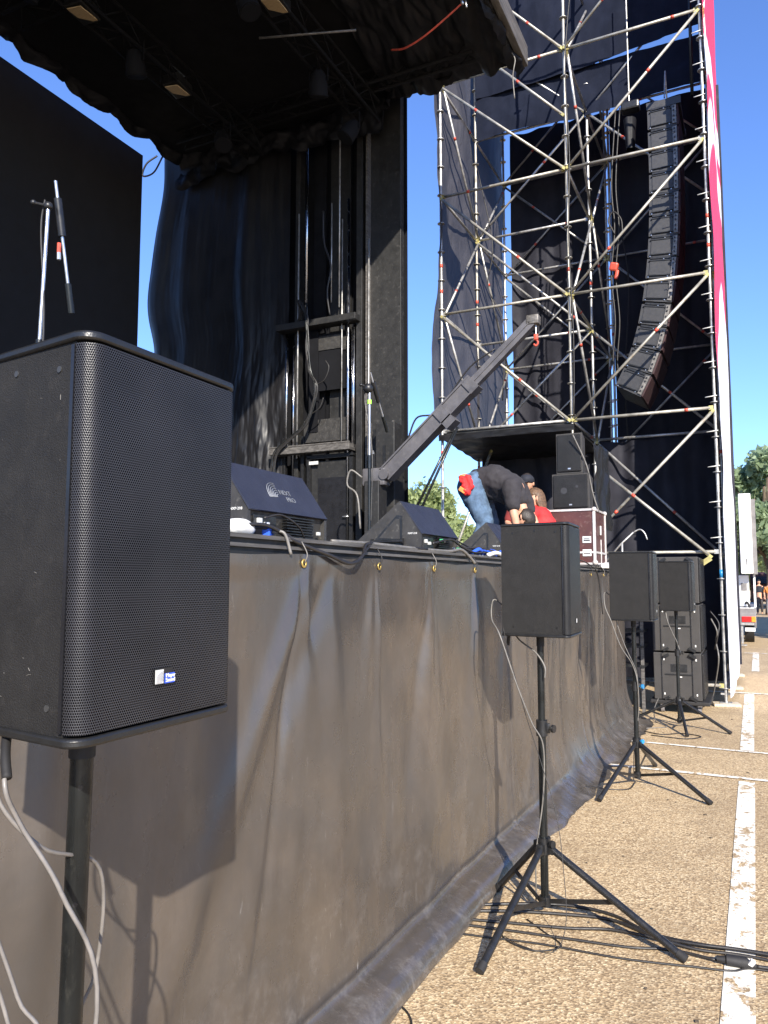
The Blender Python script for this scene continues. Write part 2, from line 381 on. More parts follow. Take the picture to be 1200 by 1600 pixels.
# ------------------------------------------------------------------ ground, lines
tag(MB().grid(40, 40, lambda u, v: (-250+500*u, -150+550*v, 0)).build('ground', 'asphalt'), kind='structure')
def line(x0, y0, x1, y1, wd, z, lab):
    p, q = Vector((x0, y0, z)), Vector((x1, y1, z)); d = (q-p).normalized(); s = Vector((-d.y, d.x, 0))*wd/2
    n = 20
    mb = MB(); vs = []
    for i in range(n+1):
        c = p.lerp(q, i/n); j = 0.006*math.sin(i*2.7); vs += [c+s*(1+j), c-s*(1-j)]
    mb.add(vs, [(2*i, 2*i+1, 2*i+3, 2*i+2) for i in range(n)])
    return tag(mb.build('road_marking', 'worn_line_paint'), lab, kind='structure')
line(-0.125, 2.2, -0.13, 7.38, 0.125, 0.004, 'wide worn white parking line running away from the camera')
line(-0.14, 8.72, -0.145, 13.0, 0.13, 0.004, 'second worn white parking line section further along')
line(-0.06, 16.3, -0.05, 20.6, 0.13, 0.004, 'far faded white parking line by the trailer')
for x0, y0, x1, y1, wd in ((-1.4, 7.5, 1.8, 7.46, 0.07), (-1.25, 8.69, 1.8, 8.57, 0.06), (-0.9, 13.08, 2.2, 13.13, 0.1), (-1.5, 20.35, 2.5, 20.3, 0.1)):
    line(x0, y0, x1, y1, wd, 0.008, 'thin white cross line on the tan asphalt')
# small litter flecks on the asphalt
mb = MB()
for i in range(26):
    x, y = random.uniform(-1.1, 0.6), random.uniform(3.0, 12)
    mb.box((x, y, 0.004), (random.uniform(.006, .02), random.uniform(.006, .016), 0.006), (0, 0, random.random()*3))
tag(mb.build('ground_litter', 'bark'), kind='stuff')

# ------------------------------------------------------------------ stage deck and skirt
DZ = 1.855
stage = empty('stage', (-5.5, 4, 0), label='long black raised stage deck behind the vinyl skirt', cat='stage')
MB().box((-6.2, 3.9, DZ-0.06), (9.34, 12.6, 0.12), bev=0.006).build('deck', 'stage_black', stage)
mb = MB().box((-1.522, 3.9, DZ-0.035), (0.012, 12.58, 0.012)).box((-1.522, 3.9, DZ-0.004), (0.016, 12.58, 0.014))
mb.build('edge_rail', 'worn_alu', stage)
for i, y in enumerate((-2, 0.4, 2.8, 5.2, 7.6, 9.9)):
    for x in (-1.9, -4.4):
        MB().tube([(x, y, 0.0), (x, y, DZ-0.12)], 0.03).build('leg', 'steel', stage, True)
MB().box((-10.4, 3.9, 0.85), (0.05, 12.4, 1.7)).build('rear_panel', 'flat_black', stage)

SK_T = 1.80
rng = random.Random(3)
eye_y = [-2.0, -1.15, -0.3, 0.55, 1.35, 2.43, 3.06, 3.71, 4.35, 5.05, 5.75, 6.4, 7.11, 7.9, 8.6, 9.3, 9.95]
folds = []
for y in eye_y:
    for k in range(3):
        folds.append((y+rng.uniform(-.05, .05), rng.uniform(-.30, .30), rng.uniform(.02, .055), rng.uniform(.008, .020)*(1 if rng.random() > .4 else -1), rng.uniform(.3, 1.6)))
for k in range(26):
    folds.append((rng.uniform(-2.4, 10.1), rng.uniform(-.10, .10), rng.uniform(.07, .20), rng.choice((-1, 1))*rng.uniform(.010, .024), 9))
folds.append((2.50, -0.62, 0.06, 0.030, 1.0)); folds.append((2.66, -0.62, 0.07, -0.022, 1.0))
seams = [5.05, 7.35]
def skirt_x(y, z):
    h = SK_T-z; d = 0
    for fy, sl_, wd, a, L in folds:
        g = (y-fy-sl_*h)/(wd*(0.5+0.9*min(h, 1.3)))
        if abs(g) < 3: d += a*math.exp(-g*g)*min(1, h*3.5)*(1 if L > 5 else max(0, 1-h/(L+.9)))
    for s in seams:
        g = (y-s-0.02*h)/0.012
        d -= 0.02*math.exp(-g*g)*min(1, h*8)
        if y > s+0.02*h: d += 0.006
    d += 0.026*fbm((y*1.1, z*.7, 2), 3)*min(1, h*2) + 0.0035*fbm((y*6, z*3.3, 7), 3)*min(1, h*3) + (.004 if z > 1.735 else 0)
    lo = max(0, 1-z/.6); d += lo*(.010*noise.ridged_multi_fractal(Vector((y*2.6+z*1.5, z*4, 3)), 1, 2, 3, 1, 2)-.008)
    # sag between eyelets
    e = min(abs(y-q) for q in eye_y)
    d += 0.012*min(1, e/.35)*max(0, 1-h*1.5)
    return -1.505 + d*(1 if y < 9 else max(.25, 1-(y-9)*.7))
def skirt_pt(u, v):
    y = -2.5+12.62*u
    far = min(1, max(0, (y-4.6)/2.2))
    vw = 0.80
    sag = 0.012*min(1, min(abs(y-q) for q in eye_y)/.35)
    if v <= vw:
        z = SK_T-sag - (SK_T-sag-0.15)*(v/vw)
        x = skirt_x(y, z)
        if z < .5: x = -1.505+(x+1.505)*(.35+.65*(z-.15)/.35)
        k = max(0, (0.45-z)/0.3)
        x += far*0.05*k*k*(1+.5*fbm((y*2, z*2, 1), 2)) + 0.012*k
        return (x, y, z)
    t = (v-vw)/(1-vw)
    x0 = (-1.505+.35*(skirt_x(y, 0.15)+1.505)) + 0.012 + far*0.05*(1+.5*fbm((y*2, .3, 1), 2))
    # near part: a fat rolled hem; far part: cloth sloping out over the asphalt
    wob = fbm((y*1.7, 5, 0), 4); wob2 = fbm((y*5, 9, 0), 3)
    if t < 0.18:
        q = t/0.18
        xr, zr = x0-0.022*math.sin(q*math.pi), 0.15-0.05*q
    else:
        q = (t-0.18)/0.82; an = q*math.pi/2
        R1 = 0.15+0.006*wob; xr, zr = x0+R1*math.sin(an)-.0, 0.100*(math.cos(an)**0.9 if an < 1.57 else 0)+0.002*math.sin(q*math.pi)*(1+wob2)
    q2 = t; L = 0.24+0.08*wob
    xf, zf = x0+L*q2**1.15, 0.15*(1-q2)**1.8+0.02*abs(wob2)*math.sin(q2*math.pi)+0.012*math.sin(q2*9+y*7)*math.sin(q2*math.pi)*.6
    x = xr+(xf-xr)*far; z = zr+(zf-zr)*far
    return (x, y, max(0.004, z))
sk = MB().grid(1150, 84, skirt_pt).build('stage_skirt', 'skirt_vinyl', None, True)
tag(sk, 'dusty black vinyl skirt hung in folds along the stage front', 'stage skirt')
for y in eye_y:
    if y < 0.3: continue
    x = skirt_x(y, 1.765)+0.005
    MB().disc((x, y, 1.765), 0.017, (1, 0, 0), 0.004, 18, 0.009).build('eyelet', 'brass', sk, True)
    MB().tube(curve_pts([(x+.004, y, 1.765), (x+.012, y+.004, 1.80), (x-.01, y, 1.845)], 4), 0.0025, 5).build('tie_loop', 'cable_grey' if rng.random() < .5 else 'cable_black', sk, True)

# ------------------------------------------------------------------ front-fill speakers on tripod stands
def round_poly(w2, d, r, n=6):
    """front half-width w2, front face at x=0 with rounded vertical corners, going back d"""
    P = [(-d, -w2), (-r, -w2)]
    for k in range(1, n): a = -math.pi/2 + math.pi/2*k/n; P.append((-r+r*math.cos(a), -w2+r+r*math.sin(a)))
    P.append((0, -w2+r)); P.append((0, w2-r))
    for k in range(1, n): a = math.pi/2*k/n; P.append((-r+r*math.cos(a), w2-r+r*math.sin(a)))
    P += [(-r, w2), (-d, w2)]
    return P
def make_speaker(loc, rz, label, near=False, group='front fill speakers on stands', slit=True):
    t = empty('speaker', loc, rz, label, 'speaker', group)
    H, W, D, B = 0.585, 0.176, 0.365, 0.118
    body = [(-D, -B), (-0.032, -W+.003), (-0.032, W-.003), (-D, B)]
    fz = lambda x, y, z: (x, y, z)
    bm_ = MB().prism(body, 0.012, H-0.012, fz); bm_.build('cabinet', 'speaker_paint', t, world=False)
    cap = [(-D-.002, -B-.003)] + round_poly(W+.004, 0.034, 0.03)[1:-1] + [(-D-.002, B+.003)]
    for za, zb in ((H-0.014, H), (0.0, 0.014)):
        o = MB().prism(cap, za, zb, fz).build('end_cap', 'speaker_edge', t, 'auto', world=False)
        bv = o.modifiers.new('b', 'BEVEL'); bv.width = 0.004; bv.segments = 2; bv.limit_method = 'ANGLE'
    g = MB().prism(round_poly(W, 0.030, 0.027, 8), 0.018, H-0.018, fz)
    g.build('grille', 'grille' if near else 'grille_fine', t, 'auto', world=False)
    # screws on the side panel
    for x, z in ((-.07, .05), (-.07, H-.05), (-.3, .05), (-.3, H-.05), (-.18, H-.04)):
        yy = -(W-.003 - (W-.003-B)*((-x-.032)/(D-.032)))
        MB().disc((x, yy, z), 0.005, (-.16, -1, 0), 0.0018, 10).build('screw', 'screw_dark' if near else 'black_metal', t, world=False)
    if slit:
        MB().box((-0.034, -W+.0005, H/2), (0.006, 0.005, H-.04)).build('side_slit', 'lens_dark', t, world=False)
    if near:
        mb = MB(); r_ = random.Random(9)
        for k in range(26):
            x = -r_.uniform(.05, .34); z = r_.choice((r_.uniform(.02, .12), r_.uniform(.4, .56), r_.uniform(.05, .55))); yy = -(W-.003-(W-.003-B)*((-x-.032)/(D-.032)))-.0002
            L_ = r_.uniform(.002, .010); a_ = r_.uniform(0, 6.3); mb.tube([(x, yy, z), (x+L_*math.cos(a_), yy-.17*-L_*math.cos(a_), z+L_*math.sin(a_))], .00035, 4)
        o = mb.build('scratches', 'cable_grey', t, world=False); o['kind'] = 'stuff'
    # pole cup, rear connectors
    MB().disc((-0.19, 0, -0.006), 0.045, (0, 0, 1), 0.007, 20).build('pole_cup', 'black_metal', t, world=False)
    MB().box((-D-.004, 0, 0.13), (0.01, 0.14, 0.16), bev=.002).build('connector_panel', 'black_metal', t, world=False)
    # badge
    bx = 0.0015
    bd = MB().box((bx+.001, -.012, .082), (0.003, 0.040, 0.024)).build('badge', 'black_metal', t, world=False)
    sq = MB().box((bx+.0036, -.0235, .082), (0.0016, 0.017, 0.021)).build('badge_emblem', 'logo_grey', t, world=False)
    if near:
        mb = MB()
        for k in range(7):
            rr = .004+.0022*k
            pts = [(bx+.0048, -.0155-rr*math.cos(a), .072+rr*math.sin(a)) for a in [math.pi/2*j/8 for j in range(9)]]
            pts = [p for p in pts if p[1] > -.0315 and p[2] < .092]
            if len(pts) > 1: mb.tube(pts, 0.0003, 4)
        mb.build('badge_arcs', 'truck_grey', t, world=False)
        MB().box((bx+.0030, .0005, .078), (0.0016, 0.022, 0.015)).build('badge_field', 'logo_blue', t, world=False)
        text('Meyer', 0.0085, 'white_plastic', t, (bx+.0042, -.0095, .0795), (R(90), 0, R(90)))
        text('Sound', 0.0085, 'white_plastic', t, (bx+.0042, -.0095, .0725), (R(90), 0, R(90)))
    return t
SPK = [((-0.834, 0.953, 1.472), R(1), 'nearest black speaker with perforated grille, large at the left edge'),
       ((-0.845, 4.07, 1.415), R(2), 'black speaker on the second tripod stand, in front of the stage skirt'),
       ((-0.765, 6.93, 1.365), R(1), 'black speaker on the third tripod stand, with blue knobs below it'),
       ((-0.655, 9.77, 1.35), R(-2), 'farthest stand-mounted black speaker, just in front of the subwoofer stack')]
for i, (l, r, lab) in enumerate(SPK): make_speaker(l, r, lab, near=(i == 0))
def make_stand(cx, cy, top, angs, label, knob='black_metal', reach=0.64, hubz=0.34, lean=(0, 0), collar=0.93, writing=False, r0=0.0205):
    t = empty('speaker_stand', (cx, cy, 0), 0, label, 'speaker stand', 'tripod speaker stands')
    lx, ly = lean
    P = lambda z: Vector((lx*(z/top), ly*(z/top), z))
    b = lambda mb, nm, mt, sm='auto': mb.build(nm, mt, t, sm, world=False)
    b(MB().tube([P(0.05), P(collar)], r0, 16), 'lower_pole', 'pole_metal')
    up = MB().tube([P(collar), P(top)], r0*0.9, 16)
    b(up, 'upper_pole', 'pole_metal')
    mb = MB()
    for z in (top-.10, top-.28, top-.46):
        c = P(z)+Vector((r0*.62, -r0*.62, 0)); mb.disc(c, 0.004, (0.7, -0.7, 0), 0.0006, 12)
    b(mb, 'pin_hole', 'lens_dark')
    b(MB().tube([P(top-.055), P(top+.004)], r0*1.02, 16), 'pole_sleeve', 'rubber')
    b(MB().tube([P(collar-.03), P(collar+.05)], r0*1.45, 16).box(P(collar+.01)+Vector((.028, 0, 0)), (.03, .022, .05), bev=.003), 'collar', 'black_metal')
    b(MB().tube([P(collar+.012)+Vector((.03, -.004, 0)), P(collar+.012)+Vector((.062, -.012, 0))], .006, 8).disc(P(collar+.012)+Vector((.056, -.012, 0)), .02, (1, -.3, 0), .014, 14), 'knob', knob)
    b(MB().tube([P(hubz-.03), P(hubz+.05)], r0*1.7, 16), 'hub', 'black_metal')
    b(MB().tube([P(hubz+.03)+Vector((.02, -.01, 0)), P(hubz+.03)+Vector((.05, -.03, 0))], .007, 8).disc(P(hubz+.03)+Vector((.045, -.028, 0)), .018, (1, -.6, 0), .014, 14), 'hub_knob', knob)
    b(MB().tube([P(.055), P(.10)], r0*1.4, 14), 'foot_collar', 'black_metal')
    for a in angs:
        reach_, fz_ = reach, .014
        if isinstance(a, tuple): a, reach_, fz_ = a
        a = R(a); d = Vector((math.cos(a), math.sin(a), 0))
        p0 = P(hubz)+d*.045; p1 = d*reach_+Vector((0, 0, fz_))
        dirn = (p1-p0).normalized()
        b(MB().tube([p0, p1-dirn*.02], 0.0175, 12), 'leg', 'black_metal')
        lg = b(MB().tube([p1-dirn*.045, p1-dirn*.002], .0205, 12), 'rubber_foot', 'rubber')
        b(MB().box(P(hubz)+d*.035, (.05, .034, .05), (0, 0, a), .004), 'hinge', 'black_metal')
        mid = p0.lerp(p1, .52); q0 = P(.075)+d*.02
        s = Vector((-d.y, d.x, 0))*.014
        for sg in (1,):
            b(MB().bar(q0+s*sg, mid+s*sg, .006, .022), 'brace', 'black_metal', False)
    return t
make_stand(-1.01, 0.935, 1.470, (-100, 20, 140), 'tripod stand under the nearest speaker at lower left, grey pole with pin holes', reach=.62, lean=(0.01, 0.01), collar=.72)
st2 = make_stand(-1.03, 4.04, 1.415, (-99, -17, (150, .36, .02)), 'black tripod stand under the second speaker, cables tangled on its feet', reach=.72)
make_stand(-0.955, 6.92, 1.365, (-106, -35, (85, .7, .014)), 'black tripod stand with bright blue knobs under the third speaker', 'blue_plastic', reach=.72, hubz=.33, collar=.80)
make_stand(-0.86, 9.77, 1.35, (-78, -22, 165), 'farthest black tripod stand, standing before the subwoofer stack', reach=.60, hubz=.30, collar=.85)
# ------------------------------------------------------------------ cables in front of the skirt
cable([(-1.06, .86, 1.50), (-0.975, .78, 1.42), (-.965, .80, 1.355), (-.92, .84, 1.25), (-.885, .88, 1.08), (-.93, .83, .7), (-1.0, .7, .35), (-1.12, .62, .02), (-1.2, 1.0, .012)], .0036, 'cable_pale', 'grey cable hanging in front of the nearest stand pole')
cable([(-1.07, .88, 1.50), (-1.02, .80, 1.40), (-.99, .86, 1.30), (-1.01, 1.0, 1.22), (-1.03, 1.02, 1.05), (-1.07, 1.0, .9), (-1.1, .95, .4), (-1.15, .9, .012)], .0034, 'cable_pale', 'pale cable looping behind the nearest stand pole')
cable([(-1.09, .84, 1.50), (-1.03, .74, 1.36), (-.99, .755, 1.28), (-.955, .80, 1.12), (-.93, .82, 1.0), (-1.0, .75, .5), (-1.1, .6, .012)], .0030, 'cable_pale', 'pale pair of cables sagging at the lower left edge')
cable([(-1.095, .84, 1.50), (-1.035, .735, 1.345), (-.99, .75, 1.24), (-.96, .79, 1.09), (-.93, .80, .95), (-1.0, .72, .45), (-1.12, .58, .012)], .0030, 'cable_pale', 'second strand of the pale cable pair at the lower left')
MB_ = MB().tube(curve_pts([(-1.06, .855, 1.51), (-1.0, .80, 1.455), (-.972, .782, 1.42)]), .007, 8).build('cable_plug', 'rubber', None, True); tag(MB_, 'black rubber cable plug under the nearest speaker', 'plug')
cable([(-1.22, 4.04, 1.56), (-1.27, 4.0, 1.60), (-1.275, 3.98, 1.5), (-1.2, 3.88, 1.42), (-1.12, 3.9, 1.17), (-1.06, 3.95, .98), (-1.01, 3.98, .86), (-1.02, 4.0, .6), (-1.07, 4.03, .3), (-1.1, 4.1, .012), (-1.25, 4.3, .01)], .004, 'cable_grey', 'grey cable running from behind the second speaker down its pole')
cable([(-1.2, 4.1, 1.50), (-1.16, 4.06, 1.40), (-1.05, 4.01, 1.33), (-1.0, 4.0, 1.26), (-1.0, 4.0, 1.2)], .0045, 'cable_grey', 'short grey cable curving under the second speaker to its pole')
cable([(-1.21, 4.0, 1.5), (-1.19, 3.93, 1.42), (-1.1, 3.95, 1.05), (-1.02, 3.95, .8), (-.93, 3.9, .55), (-.88, 3.82, .3), (-.86, 3.75, .10), (-.9, 3.66, .008), (-1.05, 3.66, .008), (-1.15, 3.72, .008)], .0018, 'cable_black', 'thin black wire hanging beside the second stand to the ground')
MB_ = MB().tube([(-1.19, 4.02, 1.455), (-1.2, 4.02, 1.36)], .009, 8).build('cable_plug', 'rubber', None, True); tag(MB_, 'black cable plug just below the second speaker', 'plug')
cable([(-1.13, 6.9, 1.57), (-1.18, 6.86, 1.60), (-1.17, 6.82, 1.48), (-1.12, 6.8, 1.36), (-1.05, 6.82, 1.15), (-.97, 6.88, 1.0), (-.93, 6.88, .85), (-.93, 6.9, .6), (-.98, 6.95, .3), (-1.0, 7.0, .012)], .0045, 'cable_grey', 'grey cable looping from the third speaker to its stand')
cable([(-1.12, 6.92, 1.5), (-1.1, 6.86, 1.4), (-1.02, 6.86, 1.15), (-.94, 6.88, .95), (-.93, 6.9, .8)], .003, 'cable_grey', 'thin straight cable from the third speaker to its pole')
cable([(-.98, 9.72, 1.45), (-.95, 9.66, 1.25), (-.9, 9.68, 1.1), (-.86, 9.72, 1.0), (-.83, 9.72, .9)], .005, 'cable_grey', 'grey cable from the farthest speaker to its stand')
cable([(-1.02, 9.75, 1.5), (-.95, 9.7, 1.2), (-.88, 9.72, 1.05), (-.84, 9.72, .95)], .003, 'cable_black', 'thin black wire beside the farthest stand')
gc = [([(-1.42, 3.98, .008), (-1.2, 4.10, .009), (-.95, 4.2, .009), (-.72, 4.18, .009), (-.52, 4.05, .009), (-.3, 4.03, .009), (-.05, 4.06, .009), (.6, 4.1, .009)], .0085, 'thick black cable, rearmost of the bundle crossing the asphalt'),
      ([(-1.42, 3.90, .008), (-1.2, 4.0, .009), (-.95, 4.08, .009), (-.72, 4.12, .009), (-.5, 4.02, .012), (-.3, 4.0, .02), (-.05, 4.03, .02), (.6, 4.02, .02)], .0085, 'thick black cable lying second in the ground bundle'),
      ([(-1.43, 3.80, .008), (-1.2, 3.86, .008), (-.9, 3.93, .009), (-.7, 4.0, .012), (-.5, 3.98, .02), (-.3, 3.97, .009), (-.05, 4.0, .009), (.6, 3.96, .009)], .0075, 'black cable in the middle of the ground bundle'),
      ([(-1.43, 3.74, .007), (-1.2, 3.78, .007), (-.9, 3.82, .007), (-.6, 3.86, .007), (-.42, 3.92, .007), (-.22, 3.885, .016)], .0065, 'black power cable leading to the connector by the white line'),
      ([(-1.44, 3.64, .006), (-1.2, 3.68, .006), (-.95, 3.72, .006), (-.6, 3.74, .006), (-.3, 3.80, .006), (-.16, 3.83, .006), (-.02, 3.9, .006), (.5, 3.86, .006)], .005, 'thin black cable nearest the camera crossing the asphalt'),
      ([(-1.1, 3.95, .006), (-1.0, 3.86, .006), (-.88, 3.74, .006), (-.98, 3.64, .006), (-1.12, 3.68, .006), (-1.18, 3.76, .006)], .0035, 'thin cable loop on the ground under the second stand'),
      ([(-1.4, 2.98, .006), (-1.30, 2.92, .006), (-1.24, 2.82, .006), (-1.2, 2.65, .006)], .0045, 'short cable end poking from the skirt at the bottom'),
      ([(-1.2, 9.3, .006), (-1.0, 9.2, .006), (-.8, 9.35, .006), (-.6, 9.25, .006), (-.75, 9.05, .006), (-1.1, 9.1, .006)], .006, 'cable loops on the ground around the farthest stand'),
      ([(-1.18, 10.6, .2), (-1.2, 10.3, .1), (-1.15, 10.0, .008), (-1.0, 9.7, .006), (-1.2, 9.5, .006)], .006, 'pale cable trailing from the stage end to the ground'),
      ([(-1.3, 6.5, .05), (-1.15, 6.62, .006), (-1.0, 6.7, .006), (-.98, 6.95, .006)], .005, 'cable lying at the feet of the third stand')]
for c, r, lab in gc: cable(c, r, 'cable_black' if 'pale' not in lab else 'cable_grey', lab)
cn = empty('cable_connector', (-.15, 3.885, 0), R(4), 'black inline power connector resting on the white line', 'connector')
MB().tube([(-.22, 3.882, .024), (-.185, 3.884, .026), (-.18, 3.884, .026), (-.10, 3.89, .026), (-.09, 3.89, .022), (-.06, 3.89, .02)], [.014, .016, .024, .024, .018, .01], 14).build('shell', 'rubber', cn, 'auto')
MB().box((-.078, 3.875, .038), (.022, .016, .03), (0.4, .5, .3), .003).build('white_tag', 'white_plastic', cn)
cable([(-.06, 3.89, .02), (.05, 3.92, .01), (.3, 3.9, .009), (.6, 3.9, .009)], .0075, 'cable_black', 'black cable leaving the connector towards the right edge')

# ------------------------------------------------------------------ stage-edge monitors
def make_wedge(x, y0, L, label, rz=0.0, logo=False, handle=True):
    t = empty('floor_monitor', (x, y0, DZ), rz, label, 'stage monitor', 'wedge monitors along the stage edge')
    prof = [(-.46, 0.0), (-.125, .275), (0, .095), (0, 0)]
    inner = [(-.44, .006), (-.125, .262), (-.012, .095), (-.03, .006)]
    f = lambda a, b, y: (a, y, b)
    b = lambda mb, nm, mt, sm=False, par=t: mb.build(nm, mt, par, sm, world=False)
    ct = .018
    b(MB().prism(inner, ct, L-ct, f), 'cabinet', 'wedge_side')
    ch = b(MB().prism(prof, 0, ct, f), 'cheek', 'wedge_side'); b(MB().prism(prof, L-ct, L, f), 'cheek', 'wedge_side')
    # sloping dark blue cover panel
    d = Vector((.125, -.18)).normalized(); nn = Vector((-d.y, d.x)); nn = Vector((.18, .125)).normalized()
    p0, p1 = Vector((-.123, .272)), Vector((.002, .095))
    cover = [(p0.x, p0.y), (p1.x, p1.y), (p1.x+nn.x*.006, p1.y+nn.y*.006), (p0.x+nn.x*.006, p0.y+nn.y*.006)]
    b(MB().prism(cover, .004, L-.004, f), 'top_cover', 'wedge_top')
    # back panel: vents and connector plate
    mb = MB()
    for k in range(8): mb.box((-.004, L*.62, .012+.0105*k), (.022, L*.36, .004))
    b(mb, 'vent_fins', 'black_metal')
    b(MB().box((-.014, L*.22, .045), (.012, L*.26, .075), bev=.002), 'connector_plate', 'black_metal')
    for q_ in (((-.006, L*.14, .06), (.02, .02, .02)), ((-.003, L*.22, .05), (.02, .016, .016)), ((0, L*.88, .035), (.012, .018, .014))): b(MB().box(*q_, bev=.002), 'plug', 'logo_grey')
    # side handle: triangular cut-out with a bar
    if handle:
        tri = [(-.25, .075), (-.135, .19), (-.115, .19), (-.115, .03), (-.20, .03)]
        b(MB().prism([(-.27, .07), (-.14, .20), (-.108, .195), (-.108, .02), (-.20, .02)], -.003, .0, f), 'handle_rim', 'black_metal')
        b(MB().prism([(-.245, .078), (-.145, .18), (-.122, .178), (-.122, .07)], -.005, -.0028, f), 'handle_recess', 'wedge_side')
        b(MB().tube([(-.285, -.012, .058), (-.1, -.012, .058)], .009, 10).disc((-.288, -.012, .058), .016, (1, 0, 0), .012, 12).disc((-.108, -.012, .058), .016, (1, 0, 0), .012, 12), 'handle', 'black_metal', 'auto')
        b(MB().box((-.155, -.004, .025), (.05, .003, .022)), 'plate', 'silver')
    mb = MB()
    text('NXP-210', .014, 'white_plastic', t, (-.075, -.0015, .095), (R(90), 0, 0), 'model_lettering')
    if logo:
        ang = math.atan2(.18, .125)
        lg = bpy.data.objects.new('logo', None); 
        # emblem of nested arcs plus two short words, on the slope
        o3 = Vector((-.06, 0, .183)); ex = Vector((0, 1, 0)); ey = Vector((-.125, 0, .18)).normalized(); en = Vector((.18, 0, .125)).normalized()
        bs = o3+en*.0075
        mb = MB()
        c = Vector((L*.44, -.035))
        for k in range(7):
            rr = .014+.009*k
            pts = [bs+ex*(L*.47-rr*math.cos(a))+ey*(-.028+rr*math.sin(a)) for a in [R(-5)+R(105)*j/14 for j in range(15)]]
            mb.tube(pts, .0016, 4)
        b(mb, 'emblem_arcs', 'logo_faint')
        rot = Matrix((ex, ey, en)).transposed().to_euler()
        text('NEXT', .032, 'logo_faint', t, bs+ex*(L*.5)+ey*-.012, rot, 'logo_lettering')
        text('PRO', .032, 'logo_faint', t, bs+ex*(L*.55)+ey*-.045, rot, 'logo_lettering')
    return t
make_wedge(-1.585, 2.20, .55, 'nearest stage monitor with arc emblem on its blue-grey sloping top', R(0), logo=True)
make_wedge(-1.59, 3.76, .56, 'middle wedge stage monitor with triangular side handle facing the camera')
make_wedge(-1.64, 5.40, .56, 'third wedge monitor, half hidden behind the second stand speaker')
make_wedge(-1.62, 7.35, .56, 'small-looking wedge monitor between stand speaker and maroon flight case')
# things lying on the stage edge
o = MB().ball((-1.60, 2.17, DZ+.028), .055, .8, 1.5, .62, 3).build('plastic_bag', 'white_plastic', None, True); tag(o, 'crumpled white bundle lying beside the nearest monitor', 'bag')
for v_ in o.data.vertices:
    v_.co += v_.co.normalized()*.006*noise.noise(v_.co*40)
o = MB().box((-1.565, 2.30, DZ+.022), (.03, .06, .03), (0.2, .1, .3), .005).build('cable_adapter', 'bright_blue'); tag(o, 'blue cable adapter beside the white bundle', 'adapter')
mb = MB()
for k in range(6):
    y = 4.55+k*.12; mb.tube(curve_pts([(-1.58, y, DZ+.02), (-1.56-.02*(k % 2), y+.08, DZ+.045), (-1.57, y+.16, DZ+.02)], 5), .012, 8)
o = mb.build('coiled_cable', 'bright_blue', None, True); tag(o, 'bright blue coiled cable lying on the stage edge by the third monitor', 'cable')
o = MB().tube(curve_pts([(-1.54, 4.75, DZ+.012), (-1.53, 4.9, DZ+.03), (-1.54, 5.1, DZ+.01)], 6), .014, 8).build('plastic_wrap', 'white_plastic', None, True); tag(o, 'shiny white wrapping on the stage edge', 'wrapping')
edge = [([(-1.6, 2.1, DZ+.03), (-1.54, 2.25, DZ+.04), (-1.515, 2.40, DZ-.01), (-1.475, 2.58, DZ-.055), (-1.46, 2.72, DZ-.085), (-1.475, 2.86, DZ-.05), (-1.52, 3.0, DZ+.008), (-1.55, 3.3, DZ+.01), (-1.53, 3.7, DZ+.01)], .0075, 'black cable drooping over the stage edge between two monitors'),
        ([(-1.6, 2.05, DZ+.02), (-1.55, 2.3, DZ+.03), (-1.51, 2.45, DZ-.02), (-1.47, 2.65, DZ-.07), (-1.46, 2.78, DZ-.08), (-1.49, 2.93, DZ-.02), (-1.54, 3.1, DZ+.01), (-1.56, 3.4, DZ+.01)], .006, 'second black cable drooping beside it over the stage edge'),
        ([(-1.56, 2.75, DZ+.008), (-1.53, 3.05, DZ+.01), (-1.54, 3.5, DZ+.009), (-1.53, 4.0, DZ+.01), (-1.52, 4.18, DZ+.025), (-1.505, 4.28, DZ-.01), (-1.49, 4.34, DZ-.05)], .009, 'thick grey cable along the stage edge before the middle monitor'),
        ([(-1.58, 3.9, DZ+.05), (-1.55, 4.1, DZ+.08), (-1.56, 4.3, DZ+.05), (-1.55, 4.5, DZ+.02), (-1.56, 4.8, DZ+.03), (-1.54, 5.2, DZ+.01)], .007, 'black cable tangle behind the middle monitor'),
        ([(-1.55, 4.0, DZ+.06), (-1.62, 4.3, DZ+.10), (-1.66, 4.6, DZ+.08), (-1.6, 4.9, DZ+.02), (-1.55, 5.3, DZ+.01)], .005, 'thin arched cable between middle and third monitor'),
        ([(-1.60, 4.35, DZ+.03), (-1.64, 4.5, DZ+.05), (-1.55, 4.7, DZ+.05), (-1.54, 5.0, DZ+.03), (-1.6, 5.3, DZ+.02)], .006, 'low black cable beside the blue coil'),
        ([(-1.57, 2.28, DZ+.07), (-1.55, 2.36, DZ+.085), (-1.54, 2.46, DZ+.05), (-1.55, 2.52, DZ+.01)], .004, 'small cable loop plugged into the nearest monitor'),
        ([(-1.55, 2.30, DZ+.02), (-1.51, 2.32, DZ+.015), (-1.49, 2.335, DZ-.06)], .006, 'short grey cable end hanging over the stage lip'),
        ([(-1.55, 6.9, DZ+.02), (-1.53, 7.4, DZ+.05), (-1.5, 7.9, DZ+.01), (-1.47, 8.2, DZ-.1), (-1.45, 8.3, DZ-.5)], .006, 'cable hanging over the stage edge near the flight case')]
for c, r, lab in edge: cable(c, r, 'cable_grey' if 'grey' in lab else 'cable_black', lab)
for yy, mt in ((4.19, 'green_tape'),):
    o = MB().box((-1.535, yy, DZ+.028), (.016, .045, .016), bev=.003).build('cable_marker', mt); tag(o, 'green tape marker on the cable before the middle monitor', 'tape')
o = MB().box((-1.572, 4.03, DZ+.07), (.02, .05, .018), bev=.003).build('cable_marker', 'green_tape'); tag(o, 'pale green plug on the back of the middle monitor', 'plug')
